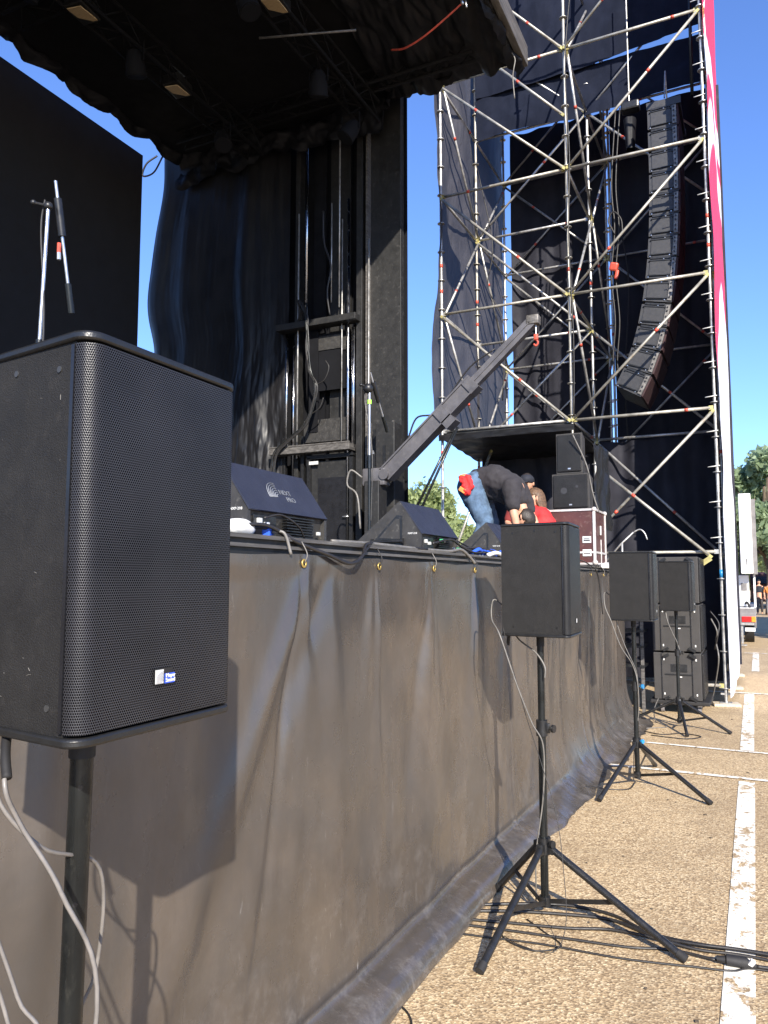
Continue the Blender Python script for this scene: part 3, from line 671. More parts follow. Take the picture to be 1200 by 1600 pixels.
# ------------------------------------------------------------------ mic stands
def mic_stand(base, top, boomA, boomB, label, hub, deck=DZ, red=False, sleeve=True):
    t = empty('microphone_stand', (base[0], base[1], deck), 0, label, 'microphone stand')
    b = lambda mb, nm, mt, sm='auto': mb.build(nm, mt, t, sm)
    base = Vector(base); top = Vector(top); A = Vector(boomA); B = Vector(boomB)
    mid = base.lerp(top, .55)
    b(MB().tube([base, mid], .011, 10), 'lower_tube', 'pole_metal'); b(MB().tube([mid, top], .0075, 10), 'upper_tube', 'silver')
    b(MB().tube([mid-Vector((0, 0, .06)), mid+Vector((0, 0, .03))], .015, 10), 'clutch', 'pole_metal')
    for a in (20, 140, 260):
        d = Vector((math.cos(R(a)), math.sin(R(a)), 0)); b(MB().tube([Vector((base.x, base.y, deck+.1)), Vector((base.x, base.y, deck+.01))+d*.3], .007, 8), 'leg', 'black_metal')
    b(MB().tube([A, B], .0065, 10), 'boom', 'silver')
    dB = (B-A).normalized()
    b(MB().tube([B-dB*.12, B], .013, 12), 'counterweight', 'pole_metal')
    b(MB().tube([A+dB*.07, A+dB*.22], .016, 12), 'clamp', 'black_metal')
    b(MB().ball(top, .018).tube([top, top+Vector((-.05, -.03, .012))], .006, 8).ball(top+Vector((-.05, -.03, .012)), .012), 'joint', 'black_metal')
    b(MB().tube(curve_pts([top+Vector((-.02, 0, .03)), top+Vector((-.035, .0, -.1)), base.lerp(top, .6)+Vector((.02, 0, 0)), base+Vector((.012, 0, .2))], 6), .004, 6), 'mic_cable', 'cable_black')
    if red: b(MB().tube([hub, Vector(hub)+Vector((0, 0, -.04))], .008, 8), 'red_marker', 'red_paint'); 
    if red: b(MB().tube([Vector(hub)+Vector((0, 0, -.04)), Vector(hub)+Vector((0.002, 0, -.07))], .008, 8), 'silver_tip', 'silver')
    return t
mic_stand((-2.52, 2.07, DZ+.05), (-2.5, 2.09, 3.20), (-2.50, 2.12, 3.32), (-2.50, 2.225, 2.80), 'silver boom microphone stand above the nearest speaker, boom folded down', (-2.5, 2.15, 3.07), red=True)
t2 = mic_stand((-2.32, 4.6, DZ+.05), (-2.32, 4.6, 3.02), (-2.30, 4.57, 3.11), (-2.30, 4.84, 2.75), 'thin dark microphone stand with round head before the black side column', (0, 0, 0))
MB().ball((-2.33, 4.6, 3.01), .035, 1, 1, 1, 3).build('mic_head', 'black_metal', t2, True)
MB().tube([(-2.32, 4.6, 2.93), (-2.32, 4.6, 2.90)], .014, 8).build('tape_ring', 'lime_tape', t2)
mic_stand((-1.62, 8.97, DZ+.05), (-1.2, 9.0, 2.16), (-1.45, 9.0, 1.93), (-1.04, 9.0, 2.36), 'low microphone boom peeking over the third stand speaker', (0, 0, 0), deck=DZ) if False else None
ms = empty('microphone_stand', (-1.58, 9.2, DZ), 0, 'low grey microphone boom with gooseneck above the third stand speaker', 'microphone stand')
MB().tube([(-1.58, 9.2, DZ), (-1.58, 9.2, DZ+.25)], .012, 8).build('base_tube', 'black_metal', ms, True)
MB().tube([(-1.62, 9.2, DZ+.0), (-1.38, 9.2, 2.13), (-1.24, 9.2, 2.26)], .010, 8).build('boom', 'steel', ms, True)
MB().tube(curve_pts([(-1.24, 9.2, 2.26), (-1.17, 9.2, 2.29), (-1.12, 9.2, 2.25), (-1.09, 9.2, 2.17)], 5), .008, 8).build('gooseneck', 'steel', ms, True)
MB().tube([(-1.37, 9.2, 2.14), (-1.37, 9.2, DZ-.0)], .012, 8).build('clamp', 'steel', ms, True)

# ------------------------------------------------------------------ LED wall
lw = empty('led_wall', (-9.3, 5, 1.8), 0, 'large switched-off black LED wall at the back of the stage', 'screen')
MB().box((-9.28, 3.6, 5.44), (.12, 12.0, 7.12)).build('panel', 'led_black', lw)
MB().box((-9.38, 3.6, 5.40), (.06, 11.7, 6.9)).build('rear_frame', 'black_metal', lw)

# ------------------------------------------------------------------ side wing: curtains, columns, door
def cloth(name, mat, p0, u, v, nu, nv, disp, label=None, cat='curtain', parent=None, smooth=True):
    p0, u, v = Vector(p0), Vector(u), Vector(v); n = u.cross(v).normalized()
    def f(a, b):
        d = disp(a, b)
        return p0+u*a+v*b+n*d if not isinstance(d, tuple) else p0+u*(a+d[1])+v*(b+d[2])+n*d[0]
    o = MB().grid(nu, nv, f).build(name, mat, parent, smooth)
    if label: tag(o, label, cat)
    return o
def wing_disp(a, b):
    y = a*3.2; z = b*7.6
    d = .05*math.sin(y*3.4+3.0*fbm((y*.8, z*.10, 0), 2))+.05*fbm((y*1.5, z*.16, 5), 2)+.010*fbm((y*5, z*.6, 3), 3)
    low = max(0, 1-z/4.5); ed = max(0, a-.45)*2
    d += low*.06*fbm((y*7, z*1.6, 8), 4)*(.4+ed)
    # left hem leans inwards towards the top, and flares at z ~ 5
    lean = .20*(b**1.2) - .05*math.exp(-((b-.66)/.1)**2) + (.05*math.exp(-((b-.5)/.1)**2)) + .01*math.sin(b*30)
    return (d, (1-a)*lean - .01, 0)
wc = cloth('side_curtain', 'curtain_vinyl', (-9.75, 10.12, 1.86), (3.2, 0, 0), (0, 0, 7.6), 220, 220, wing_disp, 'glossy wrinkled black vinyl curtain closing the far stage side', 'curtain')
cloth('side_backing', 'flat_black', (-9.0, 10.42, 1.86), (4.4, 0, 0), (0, 0, 7.5), 10, 10, lambda a, b: .02*math.sin(a*40), 'flat black backing cloth behind the silver wing rods', 'curtain')
wing = empty('wing_column', (-5.0, 10.25, DZ), 0, 'tall black column and panel with silver rods at the far stage side', 'column')
b = lambda mb, nm, mt, sm=False: mb.build(nm, mt, wing, sm)
b(MB().box((-4.9, 10.30, 5.6), (.52, .12, 7.5), bev=.004), 'panel', 'stage_black')
b(MB().box((-5.28, 10.22, 5.6), (.10, .22, 7.5), bev=.004), 'column', 'stage_black')
b(MB().box((-5.16, 10.20, 5.6), (.03, .16, 7.5)), 'flange', 'worn_alu')
b(MB().box((-6.45, 10.28, 5.6), (.08, .16, 7.5), bev=.004), 'column', 'stage_black')
b(MB().box((-5.72, 10.34, 6.4), (.36, .05, 5.8)), 'inner_panel', 'stage_black')
b(MB().box((-6.1, 10.34, 6.4), (.22, .05, 5.8)), 'inner_panel', 'flat_black')
for x, z0, z1, r in ((-6.35, 3.6, 7.55, .013), (-6.20, 5.85, 9.2, .02), (-5.61, 5.9, 9.3, .013), (-5.45, 2.0, 7.6, .022), (-5.36, 3.7, 5.55, .026), (-6.55, 3.7, 5.6, .022), (-6.42, 3.3, 5.5, .016), (-5.56, 3.7, 7.3, .01), (-5.10, 1.9, 6.9, .01), (-4.98, 1.9, 3.6, .014), (-5.75, 6.0, 7.6, .010)):
    b(MB().tube([(x, 10.08, z0), (x, 10.08, z1)], r, 10), 'rod', 'rod_chrome' if r > .015 else 'steel', True)
for x in (-6.62, -6.28, -5.30, -5.02, -4.86):
    b(MB().box((x, 10.16, 2.9), (.05, .08, 2.1), bev=.003), 'frame_post', 'black_metal')
b(MB().box((-5.97, 10.05, 5.68), (1.42, .22, .10), bev=.005), 'cross_beam', 'stage_black')
b(MB().box((-6.05, 10.02, 3.70), (1.42, .20, .10), bev=.005).box((-6.05, 9.93, 3.765), (1.42, .03, .02)), 'cross_beam', 'worn_alu')
b(MB().box((-5.9, 10.18, 4.02), (.75, .04, .35)), 'dark_box', 'wedge_side')
b(MB().box((-5.85, 10.2, 5.1), (.62, .05, .9)).box((-6.1, 10.17, 4.8), (.16, .05, 1.6)), 'speaker_panel', 'flat_black')
b(MB().box((-5.55, 10.17, 5.35), (.12, .03, .2)).box((-5.85, 10.17, 5.4), (.5, .02, .22)), 'plate', 'wedge_side')
dr = empty('door', (-5.75, 10.12, DZ), 0, 'black glass door with a silver handle in the far stage wing', 'door')
b2 = lambda mb, nm, mt, sm=False: mb.build(nm, mt, dr, sm)
b2(MB().box((-6.12, 10.10, 2.72), (.06, .10, 1.72)).box((-5.38, 10.10, 2.72), (.06, .10, 1.72)).box((-5.75, 10.10, 3.59), (.8, .10, .06)), 'frame', 'black_metal')
lf = b2(MB().box((-5.75, 10.13, 2.70), (.68, .035, 1.66)), 'leaf', 'stage_black')
b2(MB().box((-5.73, 10.11, 2.62), (.50, .01, 1.3)), 'pane', 'lens_dark')
b2(MB().tube([(-5.52, 10.09, 2.66), (-5.52, 10.06, 2.66), (-5.42, 10.06, 2.66)], .010, 8), 'handle', 'silver', True)
b2(MB().box((-6.02, 10.04, 3.5), (.16, .01, .05)), 'notice_plate', 'logo_grey')
# side rack box, right of the column
rk = empty('equipment_rack', (-4.75, 9.95, DZ), 0, 'dark upright equipment rack at the right end of the wing', 'rack')
MB().box((-4.72, 10.0, 2.92), (.30, .30, 2.12), bev=.01).build('case', 'stage_black', rk)
MB().box((-4.9, 9.84, 3.3), (.06, .02, .5)).box((-4.72, 9.84, 3.2), (.04, .02, .9)).box((-4.88, 9.84, 2.5), (.14, .02, .3)).build('face_plate', 'black_metal', rk)
MB().box((-4.99, 9.9, 2.95), (.05, .05, 2.1)).box((-4.60, 9.88, 2.95), (.03, .03, 2.1)).build('rail', 'worn_alu', rk)
MB().box((-4.9, 9.82, 3.0), (.03, .02, .12)).box((-4.9, 9.82, 3.55), (.03, .02, .05)).build('latch', 'silver', rk)
for k in range(9):
    r_ = random.Random(50+k); j = lambda s=.05: r_.uniform(-s, s)
    cable([(-6.28+j(), 9.98, 5.70), (-6.14+j(.08), 9.86, 5.98+j(.12)), (-6.05+j(.03), 9.84, 5.72), (-6.03+j(.03), 9.84, 5.3), (-6.0+j(.03), 9.85, 4.9), (-5.88+j(.03), 9.85, 4.65), (-5.93+j(.04), 9.86, 4.35), (-6.1+j(), 9.86, 4.05), (-6.4+j(), 9.86, 3.83), (-6.62+j(), 9.86, 3.6), (-6.66+j(.08), 9.88, 3.1)], .012, 'cable_black' if k % 3 else 'pole_metal', 'cable strand in the bundle hanging down beside the wing door', group='cable bundle beside the wing door')
cable([(-5.9, 9.86, 4.66), (-5.74, 9.86, 4.72), (-5.66, 9.86, 4.9), (-5.72, 9.86, 5.02)], .009, 'cable_black', 'loose cable end curling up out of the wing bundle')
cable([(-6.0, 9.86, 4.2), (-5.82, 9.86, 4.3), (-5.75, 9.86, 4.45)], .009, 'cable_black', 'lower loose cable end beside the wing bundle')
cable([(-5.7, 9.95, 5.75), (-5.72, 9.9, 6.1), (-5.66, 9.9, 6.5), (-5.78, 9.9, 6.9), (-5.8, 9.9, 7.4)], .014, 'cable_black', 'black cable loom climbing above the wing cross beam')
cable([(-9.25, 9.98, 9.2), (-9.42, 9.9, 9.05), (-9.5, 9.9, 8.85), (-9.25, 9.9, 8.85), (-9.05, 9.9, 9.1)], .016, 'cable_black', 'small cable loop dangling below the far roof corner')

# ------------------------------------------------------------------ stage roof
RX0, RX1, RY0, RY1, RZ = -8.85, -2.72, -3.0, 10.2, 9.02
roof = empty('stage_roof', (-5.8, 4, RZ), 0, 'dark stage roof overhead with draped black edges', 'roof')
b = lambda mb, nm, mt, sm=False: mb.build(nm, mt, roof, sm)
b(MB().box(((RX0+RX1)/2, (RY0+RY1)/2, RZ+.22), (RX1-RX0, RY1-RY0, .3)), 'roof_panel', 'flat_black')
b(MB().box((RX1+.05, (RY0+RY1)/2, RZ+.10), (.10, RY1-RY0-.06, .30), bev=.01), 'front_beam', 'worn_alu')
b(MB().box((RX1-.06, (RY0+RY1)/2, RZ-.02), (.08, RY1-RY0-.3, .10)), 'rail', 'black_metal')
def truss(p, q, s=.3, name='truss'):
    p, q = Vector(p), Vector(q); d = (q-p).normalized(); sd = Vector((-d.y, d.x, 0)); up = Vector((0, 0, 1)); mb = MB()
    cs = [(sd*sx+up*sz)*s/2 for sx, sz in ((-1, -1), (1, -1), (1, 1), (-1, 1))]
    for c in cs: mb.tube([p+c, q+c], .024, 8)
    n = int((q-p).length/(s*1.1))
    for i in range(n):
        a = p.lerp(q, i/n); e = p.lerp(q, (i+1)/n)
        for k in range(4):
            c1, c2 = cs[k], cs[(k+1) % 4]
            mb.tube([a+(c1 if i % 2 else c2), e+(c2 if i % 2 else c1)], .011, 5)
    b(mb, name, 'flat_black', True)
truss((-4.9, 1, 8.62), (-4.9, 9.7, 8.62)); truss((-6.95, 1, 8.62), (-6.95, 9.7, 8.62))
truss((-8.3, 9.5, 8.98), (-3.2, 9.5, 8.98), .2); truss((-8.2, 6.2, 8.9), (-3.0, 6.2, 8.9))
# scalloped rear drape
def valance(name, x, y0, y1, z, scal, amp, nsc, thick, mat='roof_cloth', seed=0):
    def f(u, v):
        y = y0+(y1-y0)*u; k = u*nsc
        s = abs(math.sin(k*math.pi+1.1*fbm((y*.9, seed, 4), 2)))**.6
        dz = thick*(.68+.32*s)+.05*fbm((y*.8, seed, 0), 3)
        return (x+.10*fbm((y*2.4, v*2, seed), 3)+.12*math.sin(v*3)*(1+.3*math.sin(y*7)), y, z-dz*v)
    return b(MB().grid(260, 14, f), name, mat, True)
valance('rear_drape', RX0, RY0, RY1, RZ+.25, 1, 1, 15, .36, seed=1)
valance('front_drape', RX1-.10, 7.2, RY1+.05, RZ+.1, 1, 1, 5, .26, 'roof_cloth', 4)
# far-end drape over the gap, hanging in a ragged swag
def swag(u, v):
    x = -8.8+(8.8-2.85)*u
    hang = .45+.22*fbm((x*1.1, 3, 0), 4)
    if x > -4.6: hang = .02+.07*math.sin((x+4.6)*2.5)+.10*fbm((x*2.5, 3, 0), 4)
    if -4.85 < x < -4.55: hang = .16
    return (x, RY1-.12+.14*fbm((x*3, v*3, 0), 3)-.25*v*(1 if x > -4.7 else .3), RZ+.2-(hang+.2)*v*1.0)
b(MB().grid(200, 16, swag), 'end_drape', 'roof_cloth', True)
# crumpled inner drape by the far front corner
def fold(u, v):
    x = -4.5+1.9*u; y = 7.8+2.2*v
    return (x-.2*v, y, RZ+.02-.20*abs(fbm((x*2.2, y*.6, 3), 4))-.10*v*v*(1-abs(u-.45)))
b(MB().grid(90, 70, fold), 'crumpled_drape', 'roof_cloth', True)
b(MB().tube(curve_pts([(-3.98, 8.5, 8.55), (-3.75, 8.42, 8.45), (-3.45, 8.38, 8.50), (-3.1, 8.36, 8.66), (-2.95, 8.36, 8.75)], 6), .012, 6), 'orange_strap', 'red_paint', True)
b(MB().tube([(-2.92, 8.36, 8.8), (-2.88, 8.3, 8.62)], .012, 6).tube([(-2.97, 8.34, 8.80), (-2.93, 8.30, 8.68)], .018, 6), 'shackle', 'silver', True)
b(MB().tube(curve_pts([(-2.74, 9.75, 8.95), (-2.70, 9.78, 8.85), (-2.72, 9.78, 8.72), (-2.74, 9.8, 8.6), (-2.72, 9.8, 8.3)], 5), .008, 6), 'tie_cord', 'cable_grey', True)
b(MB().tube([(-5.2, 7.3, 8.3), (-4.1, 7.75, 8.35)], .014, 6), 'hanging_tube', 'worn_alu', True)
def flood(x, y, z, lab):
    t = empty('floodlight', (x, y, z), 0, lab, 'stage light', 'stage lights under the roof')
    MB().box((x, y, z+.09), (.26, .34, .14), (0, 0, .1), .01).build('housing', 'black_metal', t)
    MB().box((x, y, z+.012), (.20, .29, .012), (0.12, .1, .1)).build('tan_face', 'wood_tan', t)
    MB().tube([(x, y-.17, z+.09), (x, y-.17, z+.32), (x, y+.17, z+.32), (x, y+.17, z+.09)], .01, 6).build('yoke', 'black_metal', t)
flood(-6.97, 6.2, 8.42, 'tan-faced lamp under the roof, top left of the picture')
flood(-6.92, 7.82, 8.42, 'tan-faced lamp under the roof nearest the far drape corner')
flood(-4.83, 7.08, 8.42, 'tan-faced lamp cut by the top edge above the wing')
def par(x, y, z, rx, ry, lab):
    t = empty('par_can', (x, y, z), 0, lab, 'stage light', 'stage lights under the roof')
    m = Euler((rx, ry, 0)).to_matrix()
    P_ = lambda a: Vector((x, y, z))+m @ Vector((0, 0, a))
    MB().tube([P_(.16), P_(.12), P_(0), P_(-.13), P_(-.15)], [.05, .09, .12, .13, .13], 16).build('housing', 'flat_black', t, 'auto')
    MB().disc(P_(-.150), .115, m @ Vector((0, 0, -1)), .01, 16).build('lens', 'flat_black', t)
    MB().tube([P_(.0)+Vector((-.14, 0, 0)), P_(.0)+Vector((-.14, 0, .25)), P_(0)+Vector((.14, 0, .25)), P_(0)+Vector((.14, 0, 0))], .01, 6).build('yoke', 'flat_black', t)
labs = ['round black lamp beneath the roof left of the tan lamps', 'round black lamp between the two left tan lamps', 'round black lamp above the side curtain top', 'round black lamp near the roof centre by the silver tube', 'round black lamp beside the far truss end', 'round black lamp low above the wing rods']
for i, (x, y, z) in enumerate(((-7.0, 5.5, 8.3), (-6.9, 7.0, 8.3), (-6.9, 8.8, 8.25), (-4.95, 6.7, 8.25), (-4.95, 8.3, 8.25), (-4.95, 9.2, 8.1))):
    par(x, y, z, .4*math.sin(i*2.1), .5*math.cos(i*1.3), labs[i])

# ------------------------------------------------------------------ knuckle boom at the stage corner
bo = empty('crane_boom', (-4.5, 9.35, DZ), 0, 'grey steel lifting boom reaching up to the right with a red hook', 'crane boom')
b = lambda mb, nm, mt, sm=False: mb.build(nm, mt, bo, sm)
p0, p1, p2 = Vector((-4.45, 9.35, 3.13)), Vector((-3.70, 9.35, 3.68)), Vector((-2.42, 9.35, 4.96))
dd = (p2-p0).normalized(); pn = Vector((-dd.z, 0, dd.x))
pA = p0.lerp(p2, .0); pB = p0.lerp(p2, .62)
b(MB().bar(pA, pB, .15, .17, pn).bar(pA+pn*.095, pB+pn*.095, .20, .022, pn).bar(pA-pn*.093, pB-pn*.093, .20, .018, pn), 'outer_section', 'boom_steel')
b(MB().bar(pB-dd*.1, p2, .11, .13, pn).bar(pB, p2-dd*.02, .14, .012, pn), 'inner_section', 'boom_steel')
b(MB().bar(pB-dd*.12+pn*0, pB+dd*.02, .19, .22, pn), 'collar', 'boom_steel')
b(MB().bar(p0.lerp(p2, .38)-pn*.06, p0.lerp(p2, .44)-pn*.06, .20, .29, pn), 'bracket', 'boom_steel')
b(MB().tube([pA+Vector((0, -.12, 0)), pA+Vector((0, .12, 0))], .07, 14).box(pA+Vector((-.16, 0, -.02)), (.34, .2, .24), bev=.02), 'pivot', 'boom_steel', 'auto')
b(MB().tube([p0.lerp(p2, .40)-pn*.26, Vector((-4.25, 9.35, 2.25))], .018, 8).tube([p0.lerp(p2, .42)-pn*.26, Vector((-4.17, 9.35, 2.2))], .018, 8), 'stay_rod', 'pole_metal', True)
b(MB().bar((-4.32, 9.35, 2.1), (-4.12, 9.35, 2.55), .14, .2), 'stay_foot', 'black_metal')
b(MB().tube(curve_pts([p0.lerp(p2, .2)+pn*.14, p0.lerp(p2, .3)+pn*.26, p0.lerp(p2, .36)+pn*.15], 6), .012, 6), 'hydraulic_hose', 'cable_black', True); b(MB().tube(curve_pts([p0.lerp(p2, .5)+pn*.14, p0.lerp(p2, .66)+pn*.20, p0.lerp(p2, .8)+pn*.12], 6), .010, 6), 'hydraulic_hose', 'cable_black', True)
b(MB().tube([p2+pn*.0, p2+dd*.06], .07, 12).box(p2+dd*.03, (.16, .14, .12), bev=.015), 'tip_sheave', 'worn_alu', 'auto')
b(MB().tube([p2+Vector((.05, 0, 0)), p2+Vector((.05, 0, -.16))], .008, 6), 'hook_chain', 'silver')
b(MB().box(p2+Vector((.05, 0, -.2)), (.055, .045, .08), bev=.012).tube(curve_pts([p2+Vector((.05, 0, -.23)), p2+Vector((.075, 0, -.27)), p2+Vector((.05, 0, -.31)), p2+Vector((.02, 0, -.285))], 5), .012, 8), 'hook', 'red_paint', True)
ped = empty('boom_pedestal', (-4.6, 9.35, DZ), 0, 'dark steel pedestal carrying the lifting boom', 'pedestal')
MB().box((-4.62, 9.35, 2.45), (.22, .26, 1.2), bev=.01).box((-4.62, 9.35, DZ+.03), (.5, .5, .06), bev=.008).build('post', 'stage_black', ped)
MB().tube(curve_pts([(-4.75, 9.2, 3.1), (-4.9, 9.15, 3.2), (-4.95, 9.15, 3.0), (-4.8, 9.15, 2.85), (-4.75, 9.15, 2.4)], 6), .014, 6).build('hose', 'cable_grey', ped, True)

# ------------------------------------------------------------------ PA tower scaffold
TX = [-4.55, -2.43, -0.42]; TY = [11.69, 13.55, 15.4]; TZ = [0.24, 2.08, 4.12, 6.10, 8.14, 10.14, 12.16]
tw = empty('scaffold_tower', (-2.5, 13.5, 0), 0, 'tall galvanised scaffold tower holding the loudspeaker column', 'scaffold tower')
bt = lambda mb, nm, mt, sm=True: mb.build(nm, mt, tw, sm)
TR = .024
def standard(x, y, z1, mt='steel'):
    mb = MB(); mb.cur = 0
    mb.tube([(x, y, .1), (x, y, z1)], TR, 10)
    z = .74
    z = TZ[0]
    while z < z1:
        mb.tube([(x, y, z-.005), (x, y, z+.005)], .062, 12); z += .498
    o = bt(mb, 'standard', mt, 'auto')
    # coloured spigot tape
    for zz in (TZ[2]-.35, TZ[3]+.4, TZ[4]-1.2):
        if zz < z1 and random.random() < .6: MB().tube([(x, y, zz), (x, y, zz+.06)], TR+.003, 10).build('tape_mark', 'red_paint', o, True)
    return o
def ledger(p, q, z, mt='steel', r=TR*.98):
    p, q = Vector((*p, z+.03)), Vector((*q, z+.03)); d = (q-p).normalized()
    o = bt(MB().tube([p+d*.06, q-d*.06], r, 8), 'ledger', mt)
    MB().bar(p+d*.02, p+d*.08, .03, .06).bar(q-d*.08, q-d*.02, .03, .06).build('wedge_head', 'yellow_zinc' if mt == 'steel_old' and random.random() < .8 else 'steel', o)
    if random.random() < .5:
        c = p.lerp(q, random.choice((.22, .45, .8))); MB().tube([c, c+d*.05], r+.002, 8).build('tape_mark', 'red_paint', o, True)
    return o
def diag(p, q, mt='steel', r=.022, off=(0, -.05, 0), mark=True):
    p, q = Vector(p)+Vector(off), Vector(q)+Vector(off); d = (q-p).normalized()
    o = bt(MB().tube([p+d*.06, q-d*.06], r, 8), 'diagonal_brace', mt)
    MB().bar(p+d*.01, p+d*.10, .025, .042).bar(q-d*.10, q-d*.01, .025, .042).build('wedge_head', 'yellow_zinc', o)
    if mark:
        c = p.lerp(q, random.choice((.3, .62, .85))); MB().tube([c, c+d*.055], r+.002, 8).build('tape_mark', 'red_paint', o, True)
    return o
for j, y in enumerate(TY):
    for i, x in enumerate(TX):
        z1 = 14.2
        if i == 0: z1 = 10.32 if j == 0 else 12.3
        standard(x, y, z1, 'steel_old' if (i+j) % 3 == 1 else 'steel')
# doubled standards beside the cloth gap and at the left rear
standard(-2.33, 15.25, 11.6, 'steel')
# front face
for z in (TZ[3], TZ[4], TZ[5]): ledger((TX[0], TY[0]), (TX[1], TY[0]), z, 'steel_old')
ledger((TX[0], TY[0]), (TX[1], TY[0]), TZ[2], 'steel')
for z in TZ[:1]+TZ[1:]: ledger((TX[1], TY[0]), (TX[2], TY[0]), z, 'steel_old')
for k in (2, 3, 4): diag((TX[0], TY[0], TZ[k+1]), (TX[1], TY[0], TZ[k]), 'steel_old')
diag((-3.52, TY[0], 10.18), (TX[1], TY[0], 9.02), 'steel_old'); diag((TX[1], TY[0], TZ[5]), (TX[0]+.3, TY[0], TZ[6]), 'steel_old')
for k in (1, 2, 3, 4, 5): diag((TX[1], TY[0], TZ[k]), (TX[2], TY[0], TZ[k+1]), 'steel_old')
# second and third rows
for j in (1, 2):
    y = TY[j]
    for k in range(1, 7):
        if j == 1 and k in (1,): continue
        ledger((TX[0], y), (TX[1], y), TZ[k]); ledger((TX[1], y), (TX[2], y), TZ[k]) if not (j == 1) or k in (2, 5, 6) else None
    for k in range(1, 6):
        if k == 1: 
            diag((TX[1]+.02, y, TZ[2]), (TX[2], y, TZ[1]), off=(0, -.05, 0)); continue
        if (k+j) % 2: diag((TX[0], y, TZ[k]), (TX[1], y, TZ[k+1]))
        else: diag((TX[0], y, TZ[k+1]), (TX[1], y, TZ[k]))
        if j == 2 or k in (2, 4, 5): diag((TX[1], y, TZ[k+1]), (TX[2], y, TZ[k])) if (k+j) % 2 else diag((TX[1], y, TZ[k]), (TX[2], y, TZ[k+1]))
        if j == 2 and k in (2, 3, 4): diag((TX[0], y, TZ[k+1]), (TX[1], y, TZ[k]), off=(0, .05, 0)) if (k+j) % 2 else diag((TX[0], y, TZ[k]), (TX[1], y, TZ[k+1]), off=(0, .05, 0))
# side faces
for i, x in enumerate(TX):
    for j in (0, 1):
        for k in range(0 if i == 2 else 2, 7):
            if i == 0 and k == 6 and j == 0: continue
            ledger((x, TY[j]), (x, TY[j+1]), TZ[k])
        for k in range(2, 6):
            if i == 0 and k > 4: continue
            if (k+j) % 2: diag((x, TY[j], TZ[k]), (x, TY[j+1], TZ[k+1]), off=(.05, 0, 0))
            else: diag((x, TY[j], TZ[k+1]), (x, TY[j+1], TZ[k]), off=(.05, 0, 0))
# extra long brace from the stage side down to the right (yellow tipped)
diag((-2.02, 11.58, 3.36), (-.52, 11.62, 2.02), 'steel_old', off=(0, 0, 0))
diag((-4.38, 11.6, 2.0), (-4.0, 12.6, 3.95), 'steel_old', off=(0, 0, 0), mark=False)
# base jacks on wooden plates
for j, y in enumerate(TY):
    for i, x in enumerate(TX):
        jk = bt(MB().tube([(x, y, .02), (x, y, .22)], .019, 10).box((x, y, .045), (.15, .15, .01)).box((x, y, .16), (.13, .03, .025)), 'base_jack', 'steel', 'auto')
        MB().box((x, y, .02), (.34, .24, .038), (0, 0, .1*i), .004).build('wood_plate', 'wood_plate', jk)
# couplers sticking out on the right side
for z in [2.3+.5*k for k in range(20)]:
    bt(MB().tube([(TX[2]-.12, TY[0]-.03, z), (TX[2]+.04, TY[0]-.03, z+.015)], .007, 6), 'banner_tie', 'white_plastic')
bt(MB().tube([(TX[2], TY[0], 1.75), (TX[2], TY[0], 1.86)], TR+.003, 10), 'blue_tape', 'blue_plastic')
bt(MB().box((TX[2]-.18, TY[0]-.1, 1.98), (.14, .05, .07), (0, -.6, 0)), 'clamp', 'yellow_zinc', False)
bt(MB().tube(curve_pts([(-2.38, 11.62, 4.2), (-2.36, 11.60, 5.5), (-2.40, 11.6, 7.0), (-2.36, 11.6, 8.3), (-2.39, 11.6, 10.0), (-2.2, 11.7, 12.0)], 6), .010, 6), 'tied_cable', 'cable_black')
bt(MB().tube(curve_pts([(-2.1, 15.2, 11.0), (-2.15, 15.2, 9.0), (-2.0, 15.2, 7.5), (-2.12, 15.2, 5.5), (-2.05, 15.2, 3.0)], 6), .014, 6), 'tied_cable', 'cable_black')
bt(MB().tube(curve_pts([(-4.5, 13.5, 9.6), (-4.2, 13.45, 8.0), (-4.3, 13.45, 7.2), (-4.0, 13.45, 6.4), (-4.05, 13.45, 5.0)], 6), .010, 6), 'tied_cable', 'cable_black')
# cloths on the tower
cloth('rear_cloth', 'black_cloth', (-4.43, 15.52, .2), (1.99, 0, 0), (0, 0, 11.12), 90, 120, lambda a, b: .03*math.sin(a*26+fbm((a*2, b*2, 0), 3)*3)+.04*fbm((a*3, b*6, 1), 4), 'black cloth on the tower back, left of the sky slit', 'cloth')
cloth('rear_cloth', 'black_cloth', (-2.34, 15.52, .2), (2.07, 0, 0), (0, 0, 11.08), 90, 120, lambda a, b: .03*math.sin(a*22+fbm((a*2, b*2, 9), 3)*3)+.04*fbm((a*3, b*6, 4), 4), 'black cloth on the tower back, behind the loudspeaker column', 'cloth')
cloth('lower_cloth', 'black_cloth', (-4.50, 13.62, .1), (4.05, 0, 0), (0, 0, 4.0), 100, 60, lambda a, b: (.05*math.sin(a*50+fbm((a*4, b*2, 0), 3)*3)+.03*fbm((a*8, b*6, 1), 4)) , 'black cloth closing the booth under the tower platform', 'cloth')
cloth('side_mesh', 'scaffold_mesh', (-4.62, 11.55, 4.1), (0, 4.15, 0), (0, 0, 8.6), 90, 110, lambda a, b: (.10*fbm((a*3, b*4, 2), 4)+.05*math.sin(a*15+b*4), -.02*math.sin(b*9)*(1-a)+.015*math.sin(b*31)*a, .03*math.sin(a*8)*b), 'wrinkled see-through dark mesh on the tower left side', 'scaffold mesh')
cloth('upper_cloth', 'shaded_cloth', (-4.5, 13.48, 10.12), (4.1, 0, 0), (0, 0, .9), 90, 14, lambda a, b: (.05*fbm((a*6, b*2, 2), 4), 0, .05*math.sin(a*9)*(1-b)), 'lower band of black cloth across the tower top', 'cloth')
